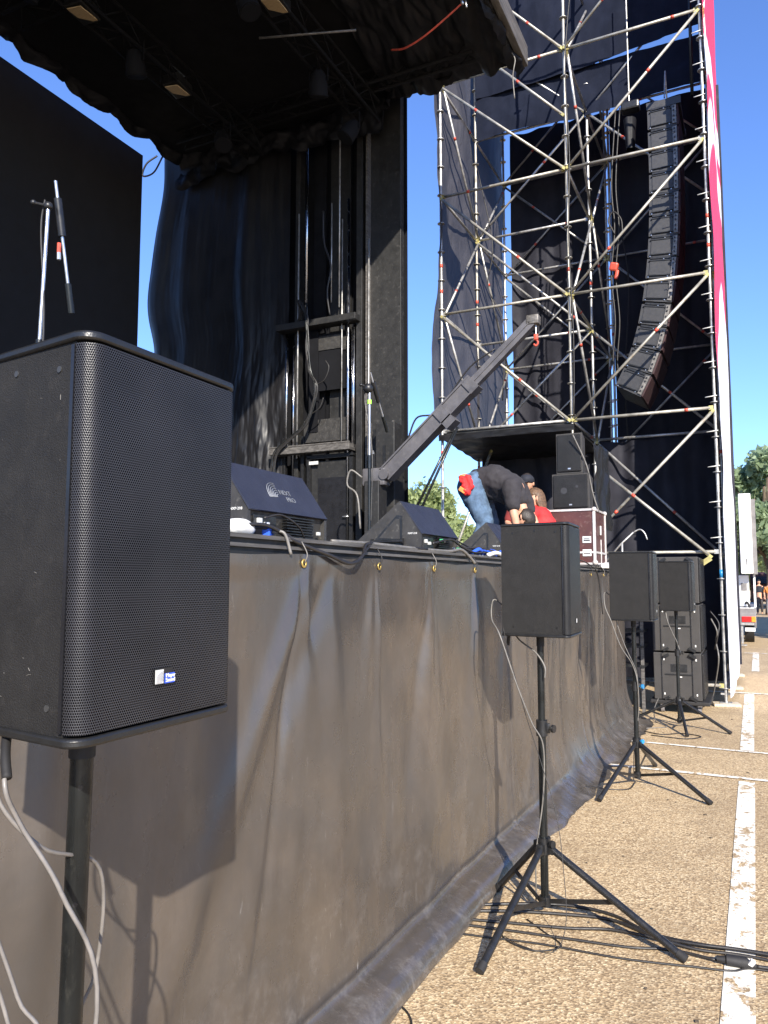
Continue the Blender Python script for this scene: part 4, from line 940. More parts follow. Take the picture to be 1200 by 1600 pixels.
cloth('upper_cloth', 'shaded_cloth', (-4.5, 13.42, 10.95), (4.1, 0, 0), (0, 0, 3.2), 90, 30, lambda a, b: (.06*fbm((a*6, b*2, 7), 4), 0, (max(0, a-.46)*.36)*(1-b)*.35), 'upper band of black cloth across the tower top above the sky wedge', 'cloth')
bn = MB().grid(40, 90, lambda u, v: (-.36+.045*u+.03*fbm((u*3, v*6, 0), 3)+.03*math.sin(u*math.pi), 11.60+4.3*u, .12+13.9*v)).build('banner', 'banner_print', None, True)
tag(bn, 'pink and white printed banner stretched down the tower right side', 'banner')
# platform
pf = empty('scaffold_platform', (-3.5, 12.6, 4.0), 0, 'black covered platform inside the tower above the crew', 'platform')
MB().box((-3.49, 12.62, 4.10), (2.08, 1.84, .06)).build('boards', 'stage_black', pf)
cloth('cover', 'curtain_vinyl', (-4.58, 11.62, 4.04), (2.2, 0, 0), (0, 2.0, -.12), 40, 30, lambda a, b: .02*fbm((a*5, b*5, 0), 3), parent=pf)
cloth('cover_edge', 'curtain_vinyl', (-4.58, 11.60, 3.98), (2.2, 0, 0), (0, 0, .10), 40, 4, lambda a, b: .02*fbm((a*9, b*2, 0), 3), parent=pf)

# ------------------------------------------------------------------ hanging loudspeaker column
la = empty('line_array', (-1.02, 13.0, 9.4), 0, 'curved hanging column of black loudspeakers inside the scaffold tower', 'line array')
path = [(-1.03, 9.10, 0), (-1.03, 8.74, 0), (-1.03, 8.38, 0), (-1.035, 8.02, 1), (-1.045, 7.66, 2), (-1.06, 7.31, 3), (-1.085, 6.96, 4.5), (-1.12, 6.62, 6.5), (-1.17, 6.25, 9), (-1.24, 5.88, 12), (-1.33, 5.52, 16), (-1.45, 5.17, 21), (-1.60, 4.84, 27)]
for i, (x, z, a) in enumerate(path):
    m = Euler((0, R(a), 0)).to_matrix(); c = Vector((x, 13.0, z))
    P_ = lambda px, py, pz: c+m @ Vector((px, py, pz))
    f = lambda px, pz, y: P_(px, y, pz)
    prof = [(-.25, -.155), (-.25, .155), (.19, .182), (.19, -.182)]
    bx = MB().prism(prof, -.52, .52, f).build('speaker_box', 'array_grey', la)
    MB().prism([(-.20, -.105), (-.20, .105), (.10, .11), (.10, -.11)], -.535, -.52, f).build('side_door', 'array_grey', bx)
    for zz in (-.118, .118): MB().prism([(-.22, zz-.006), (-.22, zz+.006), (.115, zz+.006), (.115, zz-.006)], -.545, -.52, f).build('handle_bar', 'black_metal', bx)
    MB().box(P_(-.05, -.525, .165), (.30, .02, .03), m).build('lip', 'black_metal', bx)
    MB().prism([(.125, -.15), (.125, .15), (.185, .155), (.185, -.155)], -.54, -.52, f).build('rigging_plate', 'array_rig', bx)
    mb = MB()
    for q in (-.1, -.03, .06, .12): mb.disc(P_(.15, -.54, q), .014, (0, -1, 0), .012, 8)
    mb.build('rigging_pin', 'black_metal', bx)
    mb = MB()
    for px, pz in ((-.21, -.14), (.0, .145), (.08, -.14)): mb.disc(P_(px, -.522, pz), .009, (0, -1, 0), .008, 8)
    mb.build('screw', 'silver', bx)
    MB().prism([(.19, -.165), (.19, .165), (.215, .165), (.215, -.165)], -.50, .50, f).build('grille', 'array_front', bx)
MB().box((-1.03, 13.0, 9.33), (.5, 1.0, .07)).box((-1.03, 12.5, 9.33), (.52, .06, .12)).box((-1.03, 13.5, 9.33), (.52, .06, .12)).build('fly_frame', 'array_grey', la)
MB().tube([(-1.03, 12.7, 9.55), (-1.03, 13.0, 10.2), (-1.03, 13.3, 9.55)], .012, 6).build('bridle', 'steel', la)
ho = empty('chain_hoist', (-1.6, 13.0, 9.5), 0, 'black chain hoist with bag hanging left of the loudspeaker column', 'chain hoist')
MB().box((-1.60, 13.0, 9.72), (.30, .2, .15), bev=.03).build('motor', 'black_metal', ho)
MB().tube([(-1.62, 13.0, 9.8), (-1.62, 13.0, 12.1)], .011, 6).build('chain', 'steel', ho)
bag = MB().grid(24, 16, lambda u, v: (-1.62+(.10-.03*v)*math.cos(u*2*math.pi)*(1+.12*math.sin(u*34)*(1-v)), 13.0+.12*math.sin(u*2*math.pi)*(1+.1*math.sin(u*30)), 9.5-.55*v)).build('chain_bag', 'roof_cloth', ho, True)
for x, lab in ((-1.93, 'black cable dropping from the hoist left of the loudspeaker column'), (-1.86, 'second cable dropping beside the hoist chain')):
    cable([(x+.1, 12.9, 9.7), (x, 12.9, 8.4), (x+.03, 12.9, 7.6), (x-.04, 12.9, 6.8), (x+.0, 12.9, 6.0), (x-.05, 12.9, 5.2), (x+.15, 12.9, 4.9)], .013, 'cable_black', lab)
rh = MB().box((-1.92, 12.85, 6.92), (.14, .1, .14), (0.2, .3, 0), .03).box((-1.88, 12.85, 6.78), (.06, .05, .16), (0, .2, 0), .02).build('ratchet', 'red_paint'); tag(rh, 'small red ratchet hanging on the cables by the loudspeaker column', 'ratchet')
gg = MB().tube(curve_pts([(-1.88, 12.8, 7.45), (-1.98, 12.8, 7.7), (-1.9, 12.8, 7.85), (-1.78, 12.8, 7.7), (-1.76, 12.8, 7.45)], 6), .014, 6).build('cable_loop', 'cable_black', None, True); tag(gg, 'dark cable loop left of the middle of the loudspeaker column', 'cable')
for x, y, z0, z1, lab in ((-2.1, 12.7, 12.2, 14, 'dark hoist cable crossing the sky wedge at the tower top'), (-.62, 12.9, 9.6, 12.4, 'dark strap hanging at the tower top right')):
    o = MB().tube([(x, y, z0), (x+.02, y, z1)], .03, 6).build('strap', 'black_metal', None, True); tag(o, lab, 'strap')

# ------------------------------------------------------------------ subwoofer stack
for k in range(3):
    z0 = .17+.62*k; x0, x1, y0, y1 = -1.24, -.66, 10.72, 11.58
    lab = ['bottom subwoofer of the stack, resting on a wheeled board', 'middle subwoofer of the three in the stack', 'topmost subwoofer, partly hidden by the farthest stand speaker'][k]
    t = empty('subwoofer', ((x0+x1)/2, (y0+y1)/2, z0), 0, lab, 'subwoofer', 'stacked subwoofers')
    b = lambda mb, nm, mt, sm=False: mb.build(nm, mt, t, sm)
    b(MB().box(((x0+x1)/2, (y0+y1)/2, z0+.305), (x1-x0, y1-y0, .60), bev=.008), 'cabinet', 'sub_paint')
    b(MB().box((x1+.012, (y0+y1)/2, z0+.305), (.03, y1-y0-.03, .57), bev=.01), 'grille', 'grille_fine')
    for xx in (x0+.10, x1-.11): b(MB().box((xx, y0-.003, z0+.305), (.012, .008, .58)), 'groove', 'lens_dark')
    b(MB().box(((x0+x1)/2+.02, y0-.005, z0+.33), (.34, .012, .014)).box(((x0+x1)/2+.02, y0-.001, z0+.41), (.2, .006, .10)), 'handle_recess', 'black_metal')
    b(MB().box(((x0+x1)/2+.03, y0-.006, z0+.30), (.05, .004, .012)), 'badge', 'white_plastic')
    mb = MB()
    for xx in (x0+.13, x1-.06):
        for zz in (.08, .52): mb.box((xx, y0-.006, z0+zz), (.014, .006, .026))
    b(mb, 'latch_plate', 'white_plastic')
    mb = MB()
    for zz in (.03, .57): mb.box((x1-.10, y0-.02, z0+zz), (.09, .04, .035), (0, .5, 0)).box((x0+.16, y0-.02, z0+zz), (.07, .04, .03), (0, -.5, 0))
    b(mb, 'latch', 'black_metal')
dl = empty('dolly', (-.95, 11.15, 0), 0, 'black wheeled board under the subwoofer stack', 'dolly')
MB().box((-.93, 11.15, .145), (.72, .92, .05), bev=.012).build('board', 'rubber', dl)
for x in (-1.15, -.70):
    for y in (10.82, 11.45):
        MB().tube([(x-.02, y, .05), (x+.02, y, .05)], .05, 16).build('wheel', 'truck_grey', dl, 'auto')
        MB().box((x, y, .105), (.05, .06, .04)).build('fork', 'steel', dl)
cable([(-.55, 11.2, 1.2), (-.48, 11.1, 1.05), (-.5, 11.2, .9), (-.47, 11.1, .7), (-.52, 11.3, .4), (-.6, 11.6, .05)], .01, 'cable_grey', 'pale cable hanging between subwoofer stack and tower leg')
cable([(-.56, 11.25, 1.3), (-.46, 11.2, 1.15), (-.47, 11.15, 1.0), (-.52, 11.2, .8)], .01, 'cable_black', 'black cable loop at the side of the subwoofers')
rc = empty('rack_shelf', (-1.7, 11.0, 0), 0, 'dark metal equipment frame in the gap at the stage end', 'rack')
for z in (.35, .6, .85, 1.05, 1.3):
    MB().box((-1.58, 10.75, z), (.5, .4, .03)).build('shelf', 'black_metal', rc)
for x in (-1.36, -1.78): MB().box((x, 10.6, .8), (.04, .04, 1.6)).build('post', 'worn_alu', rc)

# ------------------------------------------------------------------ flight case and speakers on it
fc = empty('flight_case', (-1.76, 8.63, DZ), 0, 'maroon flight case with pale metal edges on the stage end', 'flight case')
b = lambda mb, nm, mt, sm=False: mb.build(nm, mt, fc, sm)
X0, X1, Y0, Y1, Z0, Z1 = -2.02, -1.515, 8.30, 8.93, DZ+.03, 2.46
b(MB().box(((X0+X1)/2, (Y0+Y1)/2, (Z0+Z1)/2), (X1-X0, Y1-Y0, Z1-Z0)), 'body', 'maroon')
mb = MB(); e = .026
for x in (X0, X1):
    for y in (Y0, Y1): mb.box((x, y, (Z0+Z1)/2), (e, e, Z1-Z0+.004))
    for z in (Z0, Z1, Z0+.12): mb.box((x, (Y0+Y1)/2, z), (e*.9, Y1-Y0, e*.8))
for y in (Y0, Y1):
    for z in (Z0, Z1, Z0+.12): mb.box(((X0+X1)/2, y, z), (X1-X0, e*.9, e*.8))
b(mb, 'edge_trim', 'alu_trim')
b(MB().ball((X1, Y0, Z1), .028).ball((X0, Y0, Z1), .028).ball((X1, Y1, Z1), .028).ball((X1, Y0, Z0+.01), .03), 'corner', 'alu_trim', True)
for zz, mt in ((2.14, 'logo_grey'), (2.0, 'white_plastic')):
    pl = b(MB().box((X1-.08, Y0-.006, zz), (.09, .004, .07)), 'label_plate', mt)
    MB().box((X1-.08, Y0-.010, zz+.012), (.06, .003, .006)).box((X1-.08, Y0-.010, zz-.008), (.065, .003, .014)).build('print', 'truck_dark', pl)
b(MB().box((X1+.014, 8.6, 2.25), (.012, .05, .10)).box((X1+.014, 8.6, 2.0), (.01, .012, .3)), 'latch', 'alu_trim')
for q_ in ((X1-.02, Y0+.02), (X0+.05, Y0+.02), (X1-.02, Y1-.05)): b(MB().box((*q_, DZ+.012), (.08, .06, .024)), 'foot', 'rubber')
def case_speaker(x0, x1, y0, y1, z0, z1, lab, cones):
    t = empty('monitor_speaker', ((x0+x1)/2, (y0+y1)/2, z0), 0, lab, 'speaker', 'speakers stacked on the flight case')
    b = lambda mb, nm, mt, sm=False: mb.build(nm, mt, t, sm)
    prof = [(x0, y0+.02), (x1, y0+.02), (x1-.05, y1), (x0+.05, y1)]
    b(MB().prism(prof, z0, z1-.004, lambda x, y, z: (x, y, z)), 'cabinet', 'sub_paint')
    b(MB().box(((x0+x1)/2, y0+.012, (z0+z1)/2), (x1-x0-.03, .02, z1-z0-.04), bev=.004), 'grille', 'grille_fine')
    mb = MB()
    for cx_, cz_, r in cones: mb.disc((cx_, y0+.001, cz_), r, (0, -1, 0), .0015, 24)
    b(mb, 'dome', 'array_grey')
    b(MB().box(((x0+x1)/2, y0-.001, z0+.05), (.03, .003, .014)), 'badge', 'silver')
case_speaker(-1.97, -1.57, 8.35, 8.85, 2.475, 2.87, 'square black speaker standing on the maroon flight case', ((-1.84, 2.68, .035), (-1.70, 2.72, .015)))
case_speaker(-1.925, -1.64, 8.38, 8.80, 2.874, 3.32, 'smaller black speaker topmost on the flight case stack', ())
cv = cloth('plastic_cover', 'curtain_vinyl', (-1.60, 8.87, 2.30), (.06, .75, 0), (-.04, .1, 1.0), 40, 40, lambda a, b: .05*fbm((a*3, b*2, 0), 4), 'crumpled black plastic cover behind the speakers on the case', 'cover')
cable([(-1.72, 8.3, 3.28), (-1.60, 8.4, 2.95), (-1.55, 8.45, 2.65), (-1.50, 8.5, 2.45)], .008, 'cable_grey', 'thin grey cable down the side of the stacked speakers')
o = MB().box((-1.47, 8.75, DZ+.02), (.12, .3, .04), (.1, 0, .2), .005).box((-1.46, 8.45, DZ+.012), (.08, .12, .025), (0, 0, .5)).build('paper_scraps', 'white_plastic'); tag(o, 'white scraps lying at the foot of the flight case', 'scraps')

# ------------------------------------------------------------------ people (skinned chains)
def skin(name, nodes, edges, root, mat, parent, sub=2):
    names = list(nodes); me = bpy.data.meshes.new(name)
    im = pm(parent).inverted() if parent else Matrix.Identity(4)
    me.from_pydata([im @ Vector(nodes[n][0]) for n in names], [(names.index(a), names.index(b)) for a, b in edges], [])
    o = bpy.data.objects.new(name, me); COL.objects.link(o)
    o.modifiers.new('s', 'SKIN'); sv = me.skin_vertices[0].data
    for i, n in enumerate(names):
        r = nodes[n][1]; sv[i].radius = r if isinstance(r, tuple) else (r, r); sv[i].use_root = (n == root)
    ss = o.modifiers.new('u', 'SUBSURF'); ss.levels = sub; ss.render_levels = sub
    bpy.context.view_layer.update()
    m2 = bpy.data.meshes.new_from_object(o.evaluated_get(bpy.context.evaluated_depsgraph_get()))
    bpy.data.objects.remove(o); m2.materials.clear(); m2.materials.append(M[mat])
    m2.polygons.foreach_set('use_smooth', [True]*len(m2.polygons))
    ob = bpy.data.objects.new(name, m2); COL.objects.link(ob)
    if parent: ob.parent = parent
    return ob
def head_mesh(parent, c, fwd, up, hair, r=.105, hairlen=.0, cap=None):
    """head with brow, nose, chin, eyes, mouth, ears and hair; fwd is where the face looks"""
    c, fwd, up = Vector(c), Vector(fwd).normalized(), Vector(up).normalized(); sd = fwd.cross(up).normalized(); up = sd.cross(fwd)
    m = Matrix((sd, fwd, up)).transposed()
    bm = bmesh.new(); bmesh.ops.create_icosphere(bm, subdivisions=4, radius=1)
    for v in bm.verts:
        x, y, z = v.co
        X, Y, Z = x*.075, y*.095, z*.115
        if z < 0: X *= 1-.28*(-z)**1.3; Y *= 1-.10*(-z)
        if y > 0:
            Y += .022*math.exp(-((x/.16)**2+((z+.10)/.16)**2)); Y += .006*math.exp(-((x/.5)**2+((z-.22)/.10)**2))
            for s in (-1, 1): Y -= .010*math.exp(-(((x-s*.38)/.16)**2+((z-.03)/.10)**2))
            Y += .008*math.exp(-((x/.3)**2+((z+.42)/.08)**2)); Y += .010*math.exp(-((x/.35)**2+((z+.78)/.16)**2))
        v.co = (X, Y, Z)
    bm.verts.index_update()
    mb = MB().add([c+m @ v.co for v in bm.verts], [[v.index for v in f.verts] for f in bm.faces]); bm.free()
    im = pm(parent).inverted()
    hb = mb
    for s in (-1, 1): hb.ball(c+m @ Vector((s*.076, -.005, -.002)), .022, .45, 1, 1.3, 2)
    h = hb.build('head', 'skin', parent, True)
    e = MB()
    for s in (-1, 1): e.ball(c+m @ Vector((s*.030, .083, .006)), .010, 1, 1, .8, 2)
    e.build('eyes', 'lens_dark', h, True)
    MB().ball(c+m @ Vector((0, .094, -.048)), .016, 1.4, .5, .35, 2).build('mouth', 'cloth_darkred', h, True)
    hm = MB(); rr = random.Random(4)
    bm = bmesh.new(); bmesh.ops.create_icosphere(bm, subdivisions=4, radius=1)
    vs = []
    for v in bm.verts:
        x, y, z = v.co
        k = 1.08+.05*noise.noise(Vector((x, y, z))*6)
        if (y > .15 and z < .42-.3*(1-abs(x))) or (z < -.35-hairlen*4): k = .9
        zz = z*.115*k - (hairlen*(max(0, -z)) if y < .1 else 0)
        vs.append(c+m @ Vector((x*.078*k, y*.097*k-.004, zz+.006)))
    bm.verts.index_update(); hm.add(vs, [[v.index for v in f.verts] for f in bm.faces]); bm.free()
    hm.build('hair', hair, h, True)
    if cap:
        MB().ball(c+m @ Vector((0, -.002, .045)), .088, 1, 1.15, .85, 3).box(c+m @ Vector((0, .115, .05)), (.12, .08, .012), m, .004).build('cap', cap, h, True)
    return h
def hand(parent, wrist, dirn, palm_n, s=1.0):
    w_, d, n = Vector(wrist), Vector(dirn).normalized(), Vector(palm_n).normalized(); sd = d.cross(n).normalized()
    nd = {'w': (w_, (.024*s, .018*s)), 'p': (w_+d*.05*s, (.036*s, .016*s)), 'k': (w_+d*.09*s, (.038*s, .014*s))}
    ed = [('w', 'p'), ('p', 'k')]
    h = skin('hand', nd, ed, 'w', 'skin', parent)
    for i, (o_, L) in enumerate(((-.028, .068), (-.010, .078), (.010, .074), (.027, .058))):
        a = w_+d*.085*s+sd*o_*s; f1 = a+d*L*.45*s+n*.008*s; f2 = f1+(d*.75+n*.55).normalized()*L*.5*s
        skin('finger', {'a': (a, .0095*s), 'b': (f1, .009*s), 'c': (f2, .0075*s)}, [('a', 'b'), ('b', 'c')], 'a', 'skin', h, 1)
    a = w_+d*.03*s-sd*.024*s
    skin('thumb', {'a': (a, .012*s), 'b': (a+(d*.6-sd*.7+n*.2).normalized()*.035*s, .011*s), 'c': (a+(d*.9-sd*.5+n*.4).normalized()*.065*s, .009*s)}, [('a', 'b'), ('b', 'c')], 'a', 'skin', h, 1)
    return h
def blob(name, caps, mat, parent, vox=.014, wr=.0, ws=14, sub=2):
    """one continuous surface grown from tapered limbs (voxel remesh), with cloth wrinkles"""
    mb = MB()
    for p, q, r1, r2 in caps:
        p, q = Vector(p), Vector(q); mb.tube([p, q], [r1, r2], 14); mb.ball(p, r1, sub=2); mb.ball(q, r2, sub=2)
    o = mb.build(name, mat, parent)
    rm = o.modifiers.new('r', 'REMESH'); rm.mode = 'VOXEL'; rm.voxel_size = vox
    sm = o.modifiers.new('s', 'SMOOTH'); sm.iterations = 8; sm.factor = .6
    bpy.context.view_layer.update()
    m2 = bpy.data.meshes.new_from_object(o.evaluated_get(bpy.context.evaluated_depsgraph_get()))
    o.modifiers.clear(); o.data = m2
    if wr:
        for v in m2.vertices:
            c = v.co; n_ = noise.ridged_multi_fractal(Vector((c.x*ws, c.y*ws*.6, c.z*ws*.8)), 1, 2, 3, 1, 2)
            v.co = c+v.normal*wr*(n_-1)
    m2.materials.clear(); m2.materials.append(M[mat]); m2.polygons.foreach_set('use_smooth', [True]*len(m2.polygons)); m2.name = name
    return o
# bending crew member, faces +X
pb = empty('person', (-2.58, 7.6, DZ), 0, 'person in blue jeans and black T-shirt bending far forward on stage', 'person', 'crew on stage')
Yc = 7.6
N = {'pel': ((-2.62, Yc, 2.67), (.16, .14)), 'wai': ((-2.50, Yc, 2.74), (.14, .115)), 'che': ((-2.30, Yc, 2.73), (.16, .13)), 'sho': ((-2.16, Yc, 2.64), (.15, .11)),
     'nec': ((-2.10, Yc, 2.50), .055), 'hea': ((-2.09, Yc, 2.40), .055),
     'sl': ((-2.15, Yc-.17, 2.62), .062), 'el': ((-2.12, Yc-.23, 2.36), .045), 'wl': ((-2.08, Yc-.2, 2.13), .030),
     'sr': ((-2.15, Yc+.17, 2.62), .062), 'er': ((-2.05, Yc+.22, 2.36), .045), 'wr': ((-1.96, Yc+.18, 2.15), .030),
     'hl': ((-2.58, Yc-.10, 2.60), .125), 'kl': ((-2.44, Yc-.14, 2.30), .088), 'al': ((-2.60, Yc-.15, 1.95), .042), 'fl': ((-2.44, Yc-.16, 1.90), .038),
     'hr': ((-2.58, Yc+.10, 2.60), .125), 'kr': ((-2.48, Yc+.14, 2.30), .088), 'ar': ((-2.62, Yc+.15, 1.95), .042), 'fr': ((-2.46, Yc+.16, 1.90), .038)}
E_ = [('pel', 'wai'), ('wai', 'che'), ('che', 'sho'), ('sho', 'nec'), ('nec', 'hea'), ('sho', 'sl'), ('sl', 'el'), ('el', 'wl'), ('sho', 'sr'), ('sr', 'er'), ('er', 'wr'),
      ('pel', 'hl'), ('hl', 'kl'), ('kl', 'al'), ('al', 'fl'), ('pel', 'hr'), ('hr', 'kr'), ('kr', 'ar'), ('ar', 'fr')]
n_ = {k: Vector(v[0]) for k, v in N.items()}
blob('body', [(n_['pel'], n_['wai'], .11, .10), (n_['wai'], n_['sho'], .10, .09), (n_['sho'], n_['hea'], .06, .055), (n_['sho'], n_['sl'], .06, .05), (n_['sl'], n_['el'], .05, .045), (n_['el'], n_['wl'], .045, .03),
    (n_['sho'], n_['sr'], .06, .05), (n_['sr'], n_['er'], .05, .045), (n_['er'], n_['wr'], .045, .03), (n_['hl'], n_['kl'], .09, .055), (n_['kl'], n_['al'], .055, .04), (n_['hr'], n_['kr'], .09, .055), (n_['kr'], n_['ar'], .055, .04)], 'skin', pb)
blob('jeans', [((-2.61, Yc-.075, 2.665), (-2.52, Yc-.05, 2.72), .155, .135), ((-2.61, Yc+.075, 2.665), (-2.52, Yc+.05, 2.72), .155, .135), ((-2.60, Yc-.09, 2.61), (-2.45, Yc-.13, 2.30), .135, .092), ((-2.45, Yc-.13, 2.30), (-2.58, Yc-.15, 1.97), .085, .06),
    ((-2.60, Yc+.09, 2.61), (-2.47, Yc+.13, 2.30), .135, .092), ((-2.47, Yc+.13, 2.30), (-2.60, Yc+.15, 1.97), .085, .06)], 'denim', pb, wr=.009, ws=13)
blob('t_shirt', [((-2.53, Yc-.03, 2.735), (-2.38, Yc-.03, 2.74), .14, .16), ((-2.53, Yc+.03, 2.735), (-2.38, Yc+.03, 2.74), .14, .16), ((-2.38, Yc-.04, 2.74), (-2.20, Yc-.07, 2.66), .16, .13), ((-2.38, Yc+.04, 2.74), (-2.20, Yc+.07, 2.66), .16, .13),
    ((-2.42, Yc, 2.66), (-2.28, Yc, 2.60), .12, .12), ((-2.17, Yc-.15, 2.64), (-2.13, Yc-.22, 2.45), .100, .080), ((-2.17, Yc+.15, 2.64), (-2.09, Yc+.21, 2.45), .100, .080), ((-2.17, Yc, 2.62), (-2.11, Yc, 2.52), .11, .08)], 'tee_black', pb, wr=.012, ws=9)
head_mesh(pb, (-2.09, Yc, 2.335), (-.5, 0, -1), (.5, 0, -.6), 'hair_dark')
skin('shoe', {'a': ((-2.62, Yc-.15, 1.905), .045), 'b': ((-2.42, Yc-.16, 1.895), .038)}, [('a', 'b')], 'a', 'rubber', pb)
skin('shoe', {'a': ((-2.64, Yc+.15, 1.905), .045), 'b': ((-2.44, Yc+.16, 1.895), .038)}, [('a', 'b')], 'a', 'rubber', pb)
hand(pb, (-2.08, Yc-.2, 2.13), (.3, 0, -1), (1, 0, .2)); hand(pb, (-1.96, Yc+.18, 2.15), (.3, -.2, -1), (1, 0, .2))
# hip bag and belt details
blob('hip_cloth', [((-2.66, Yc-.22, 2.74), (-2.60, Yc-.245, 2.60), .035, .042), ((-2.60, Yc-.21, 2.76), (-2.56, Yc-.235, 2.66), .03, .035)], 'cloth_red', pb, .010, .012, 25)
MB().box((-2.64, Yc-.275, 2.62), (.075, .010, .045), (0.1, .6, 0), .004).build('pouch_label', 'cloth_orange', pb)
MB().ball((-2.675, Yc-.03, 2.78), .085, 1.0, 1.5, .42, 3).build('waist_cloth', 'cloth_orange', pb, True)

# crouching person in red facing left
pr_ = empty('person', (-2.05, 8.0, DZ), 0, 'crouching person with long brown hair and bright red shirt behind the bent crew member', 'person', 'crew on stage')
cx, cy, hz = -2.05, 8.0, 2.56
N2 = {'pel': ((cx+.12, cy, DZ+.22), (.14, .12)), 'wai': ((cx+.10, cy, DZ+.36), (.12, .10)), 'che': ((cx+.02, cy, DZ+.50), (.13, .11)), 'sho': ((cx, cy, DZ+.56), (.12, .09)), 'nec': ((cx, cy, hz-.13), .045), 'hea': ((cx-.01, cy, hz-.03), .05),
      'sl': ((cx-.01, cy-.15, DZ+.54), .052), 'el': ((cx-.16, cy-.20, DZ+.36), .04), 'wl': ((cx-.34, cy-.12, DZ+.28), .028), 'sr': ((cx-.01, cy+.15, DZ+.54), .052), 'er': ((cx-.16, cy+.20, DZ+.36), .04), 'wr': ((cx-.34, cy+.12, DZ+.30), .028),
      'kl': ((cx-.22, cy-.14, DZ+.32), .065), 'al': ((cx+.05, cy-.14, DZ+.08), .042), 'fl': ((cx-.08, cy-.15, DZ+.04), .036), 'kr': ((cx-.25, cy+.14, DZ+.30), .065), 'ar': ((cx+.02, cy+.14, DZ+.08), .042), 'fr': ((cx-.12, cy+.15, DZ+.04), .036)}
E2 = [('pel', 'wai'), ('wai', 'che'), ('che', 'sho'), ('sho', 'nec'), ('nec', 'hea'), ('sho', 'sl'), ('sl', 'el'), ('el', 'wl'), ('sho', 'sr'), ('sr', 'er'), ('er', 'wr'), ('pel', 'kl'), ('kl', 'al'), ('al', 'fl'), ('pel', 'kr'), ('kr', 'ar'), ('ar', 'fr')]
n_ = {k: Vector(v[0]) for k, v in N2.items()}
blob('body', [(n_['pel'], n_['che'], .11, .11), (n_['che'], n_['sho'], .11, .09), (n_['sho'], n_['hea'], .05, .045), (n_['sho'], n_['sl'], .06, .05), (n_['sl'], n_['el'], .05, .04), (n_['el'], n_['wl'], .04, .027),
    (n_['sho'], n_['sr'], .06, .05), (n_['sr'], n_['er'], .05, .04), (n_['er'], n_['wr'], .04, .027), (n_['pel'], n_['kl'], .09, .055), (n_['kl'], n_['al'], .055, .04), (n_['al'], n_['fl'], .04, .036), (n_['pel'], n_['kr'], .09, .055), (n_['kr'], n_['ar'], .055, .04), (n_['ar'], n_['fr'], .04, .036)], 'skin', pr_)
blob('shirt', [(n_['wai'], n_['che'], .135, .14), (n_['che'], n_['sho'], .14, .10), (n_['sho'], n_['sl'], .08, .072), (n_['sl'], Vector((cx-.09, cy-.19, DZ+.43)), .07, .06), (n_['sho'], n_['sr'], .08, .072), (n_['sr'], Vector((cx-.09, cy+.19, DZ+.43)), .07, .06)], 'cloth_red', pr_, wr=.009, ws=14)
blob('trousers', [(n_['pel'], n_['kl'], .12, .08), (n_['kl'], n_['al'], .07, .055), (n_['pel'], n_['kr'], .12, .08), (n_['kr'], n_['ar'], .07, .055)], 'tee_black', pr_, wr=.006)
head_mesh(pr_, (cx-.015, cy, hz), (-1, -.45, -.25), (-.1, 0, 1), 'hair_brown', hairlen=.10)
hand(pr_, N2['wl'][0], (-1, .1, -.3), (0, 0, -1)); hand(pr_, N2['wr'][0], (-1, -.1, -.3), (0, 0, -1))
# standing-behind person in a dark cap
pc = empty('person', (-2.37, 8.75, DZ), 0, 'crew member in dark red with a cap, mostly hidden behind the others', 'person', 'crew on stage')
cx, cy, hz = -2.38, 8.85, 2.84
N3 = {'pel': ((cx, cy, DZ+.42), (.14, .11)), 'wai': ((cx, cy, DZ+.56), (.12, .10)), 'che': ((cx, cy, DZ+.70), (.14, .10)), 'sho': ((cx, cy, DZ+.78), (.13, .08)), 'nec': ((cx, cy, hz-.12), .045), 'hea': ((cx, cy, hz-.03), .05),
      'sl': ((cx+.16, cy-.05, DZ+.75), .05), 'el': ((cx+.22, cy-.12, DZ+.52), .04), 'wl': ((cx+.1, cy-.3, DZ+.44), .028), 'sr': ((cx-.16, cy-.02, DZ+.75), .05), 'er': ((cx-.22, cy-.1, DZ+.52), .04), 'wr': ((cx-.08, cy-.3, DZ+.44), .028),
      'kl': ((cx+.12, cy-.35, DZ+.40), .065), 'al': ((cx+.12, cy-.15, DZ+.07), .042), 'kr': ((cx-.12, cy-.3, DZ+.40), .065), 'ar': ((cx-.12, cy-.12, DZ+.07), .042)}
E3 = [('pel', 'wai'), ('wai', 'che'), ('che', 'sho'), ('sho', 'nec'), ('nec', 'hea'), ('sho', 'sl'), ('sl', 'el'), ('el', 'wl'), ('sho', 'sr'), ('sr', 'er'), ('er', 'wr'), ('pel', 'kl'), ('kl', 'al'), ('pel', 'kr'), ('kr', 'ar')]
skin('body', N3, E3, 'pel', 'skin', pc)
S3 = {k: (N3[k][0], tuple(q*1.15 for q in N3[k][1])) for k in ('wai', 'che', 'sho')}; S3['sl'] = (N3['sl'][0], .065); S3['el'] = (N3['el'][0], .055); S3['sr'] = (N3['sr'][0], .065); S3['er'] = (N3['er'][0], .055)
skin('shirt', S3, [('wai', 'che'), ('che', 'sho'), ('sho', 'sl'), ('sl', 'el'), ('sho', 'sr'), ('sr', 'er')], 'che', 'cloth_darkred', pc)
T3 = {k: (N3[k][0], tuple(q*1.1 for q in N3[k][1]) if isinstance(N3[k][1], tuple) else N3[k][1]*1.25) for k in ('pel', 'kl', 'al', 'kr', 'ar')}
skin('trousers', T3, [('pel', 'kl'), ('kl', 'al'), ('pel', 'kr'), ('kr', 'ar')], 'pel', 'tee_black', pc)
head_mesh(pc, (cx, cy, hz), (-.1, -1, -.3), (0, -.1, 1), 'hair_dark', cap='cloth_navy')
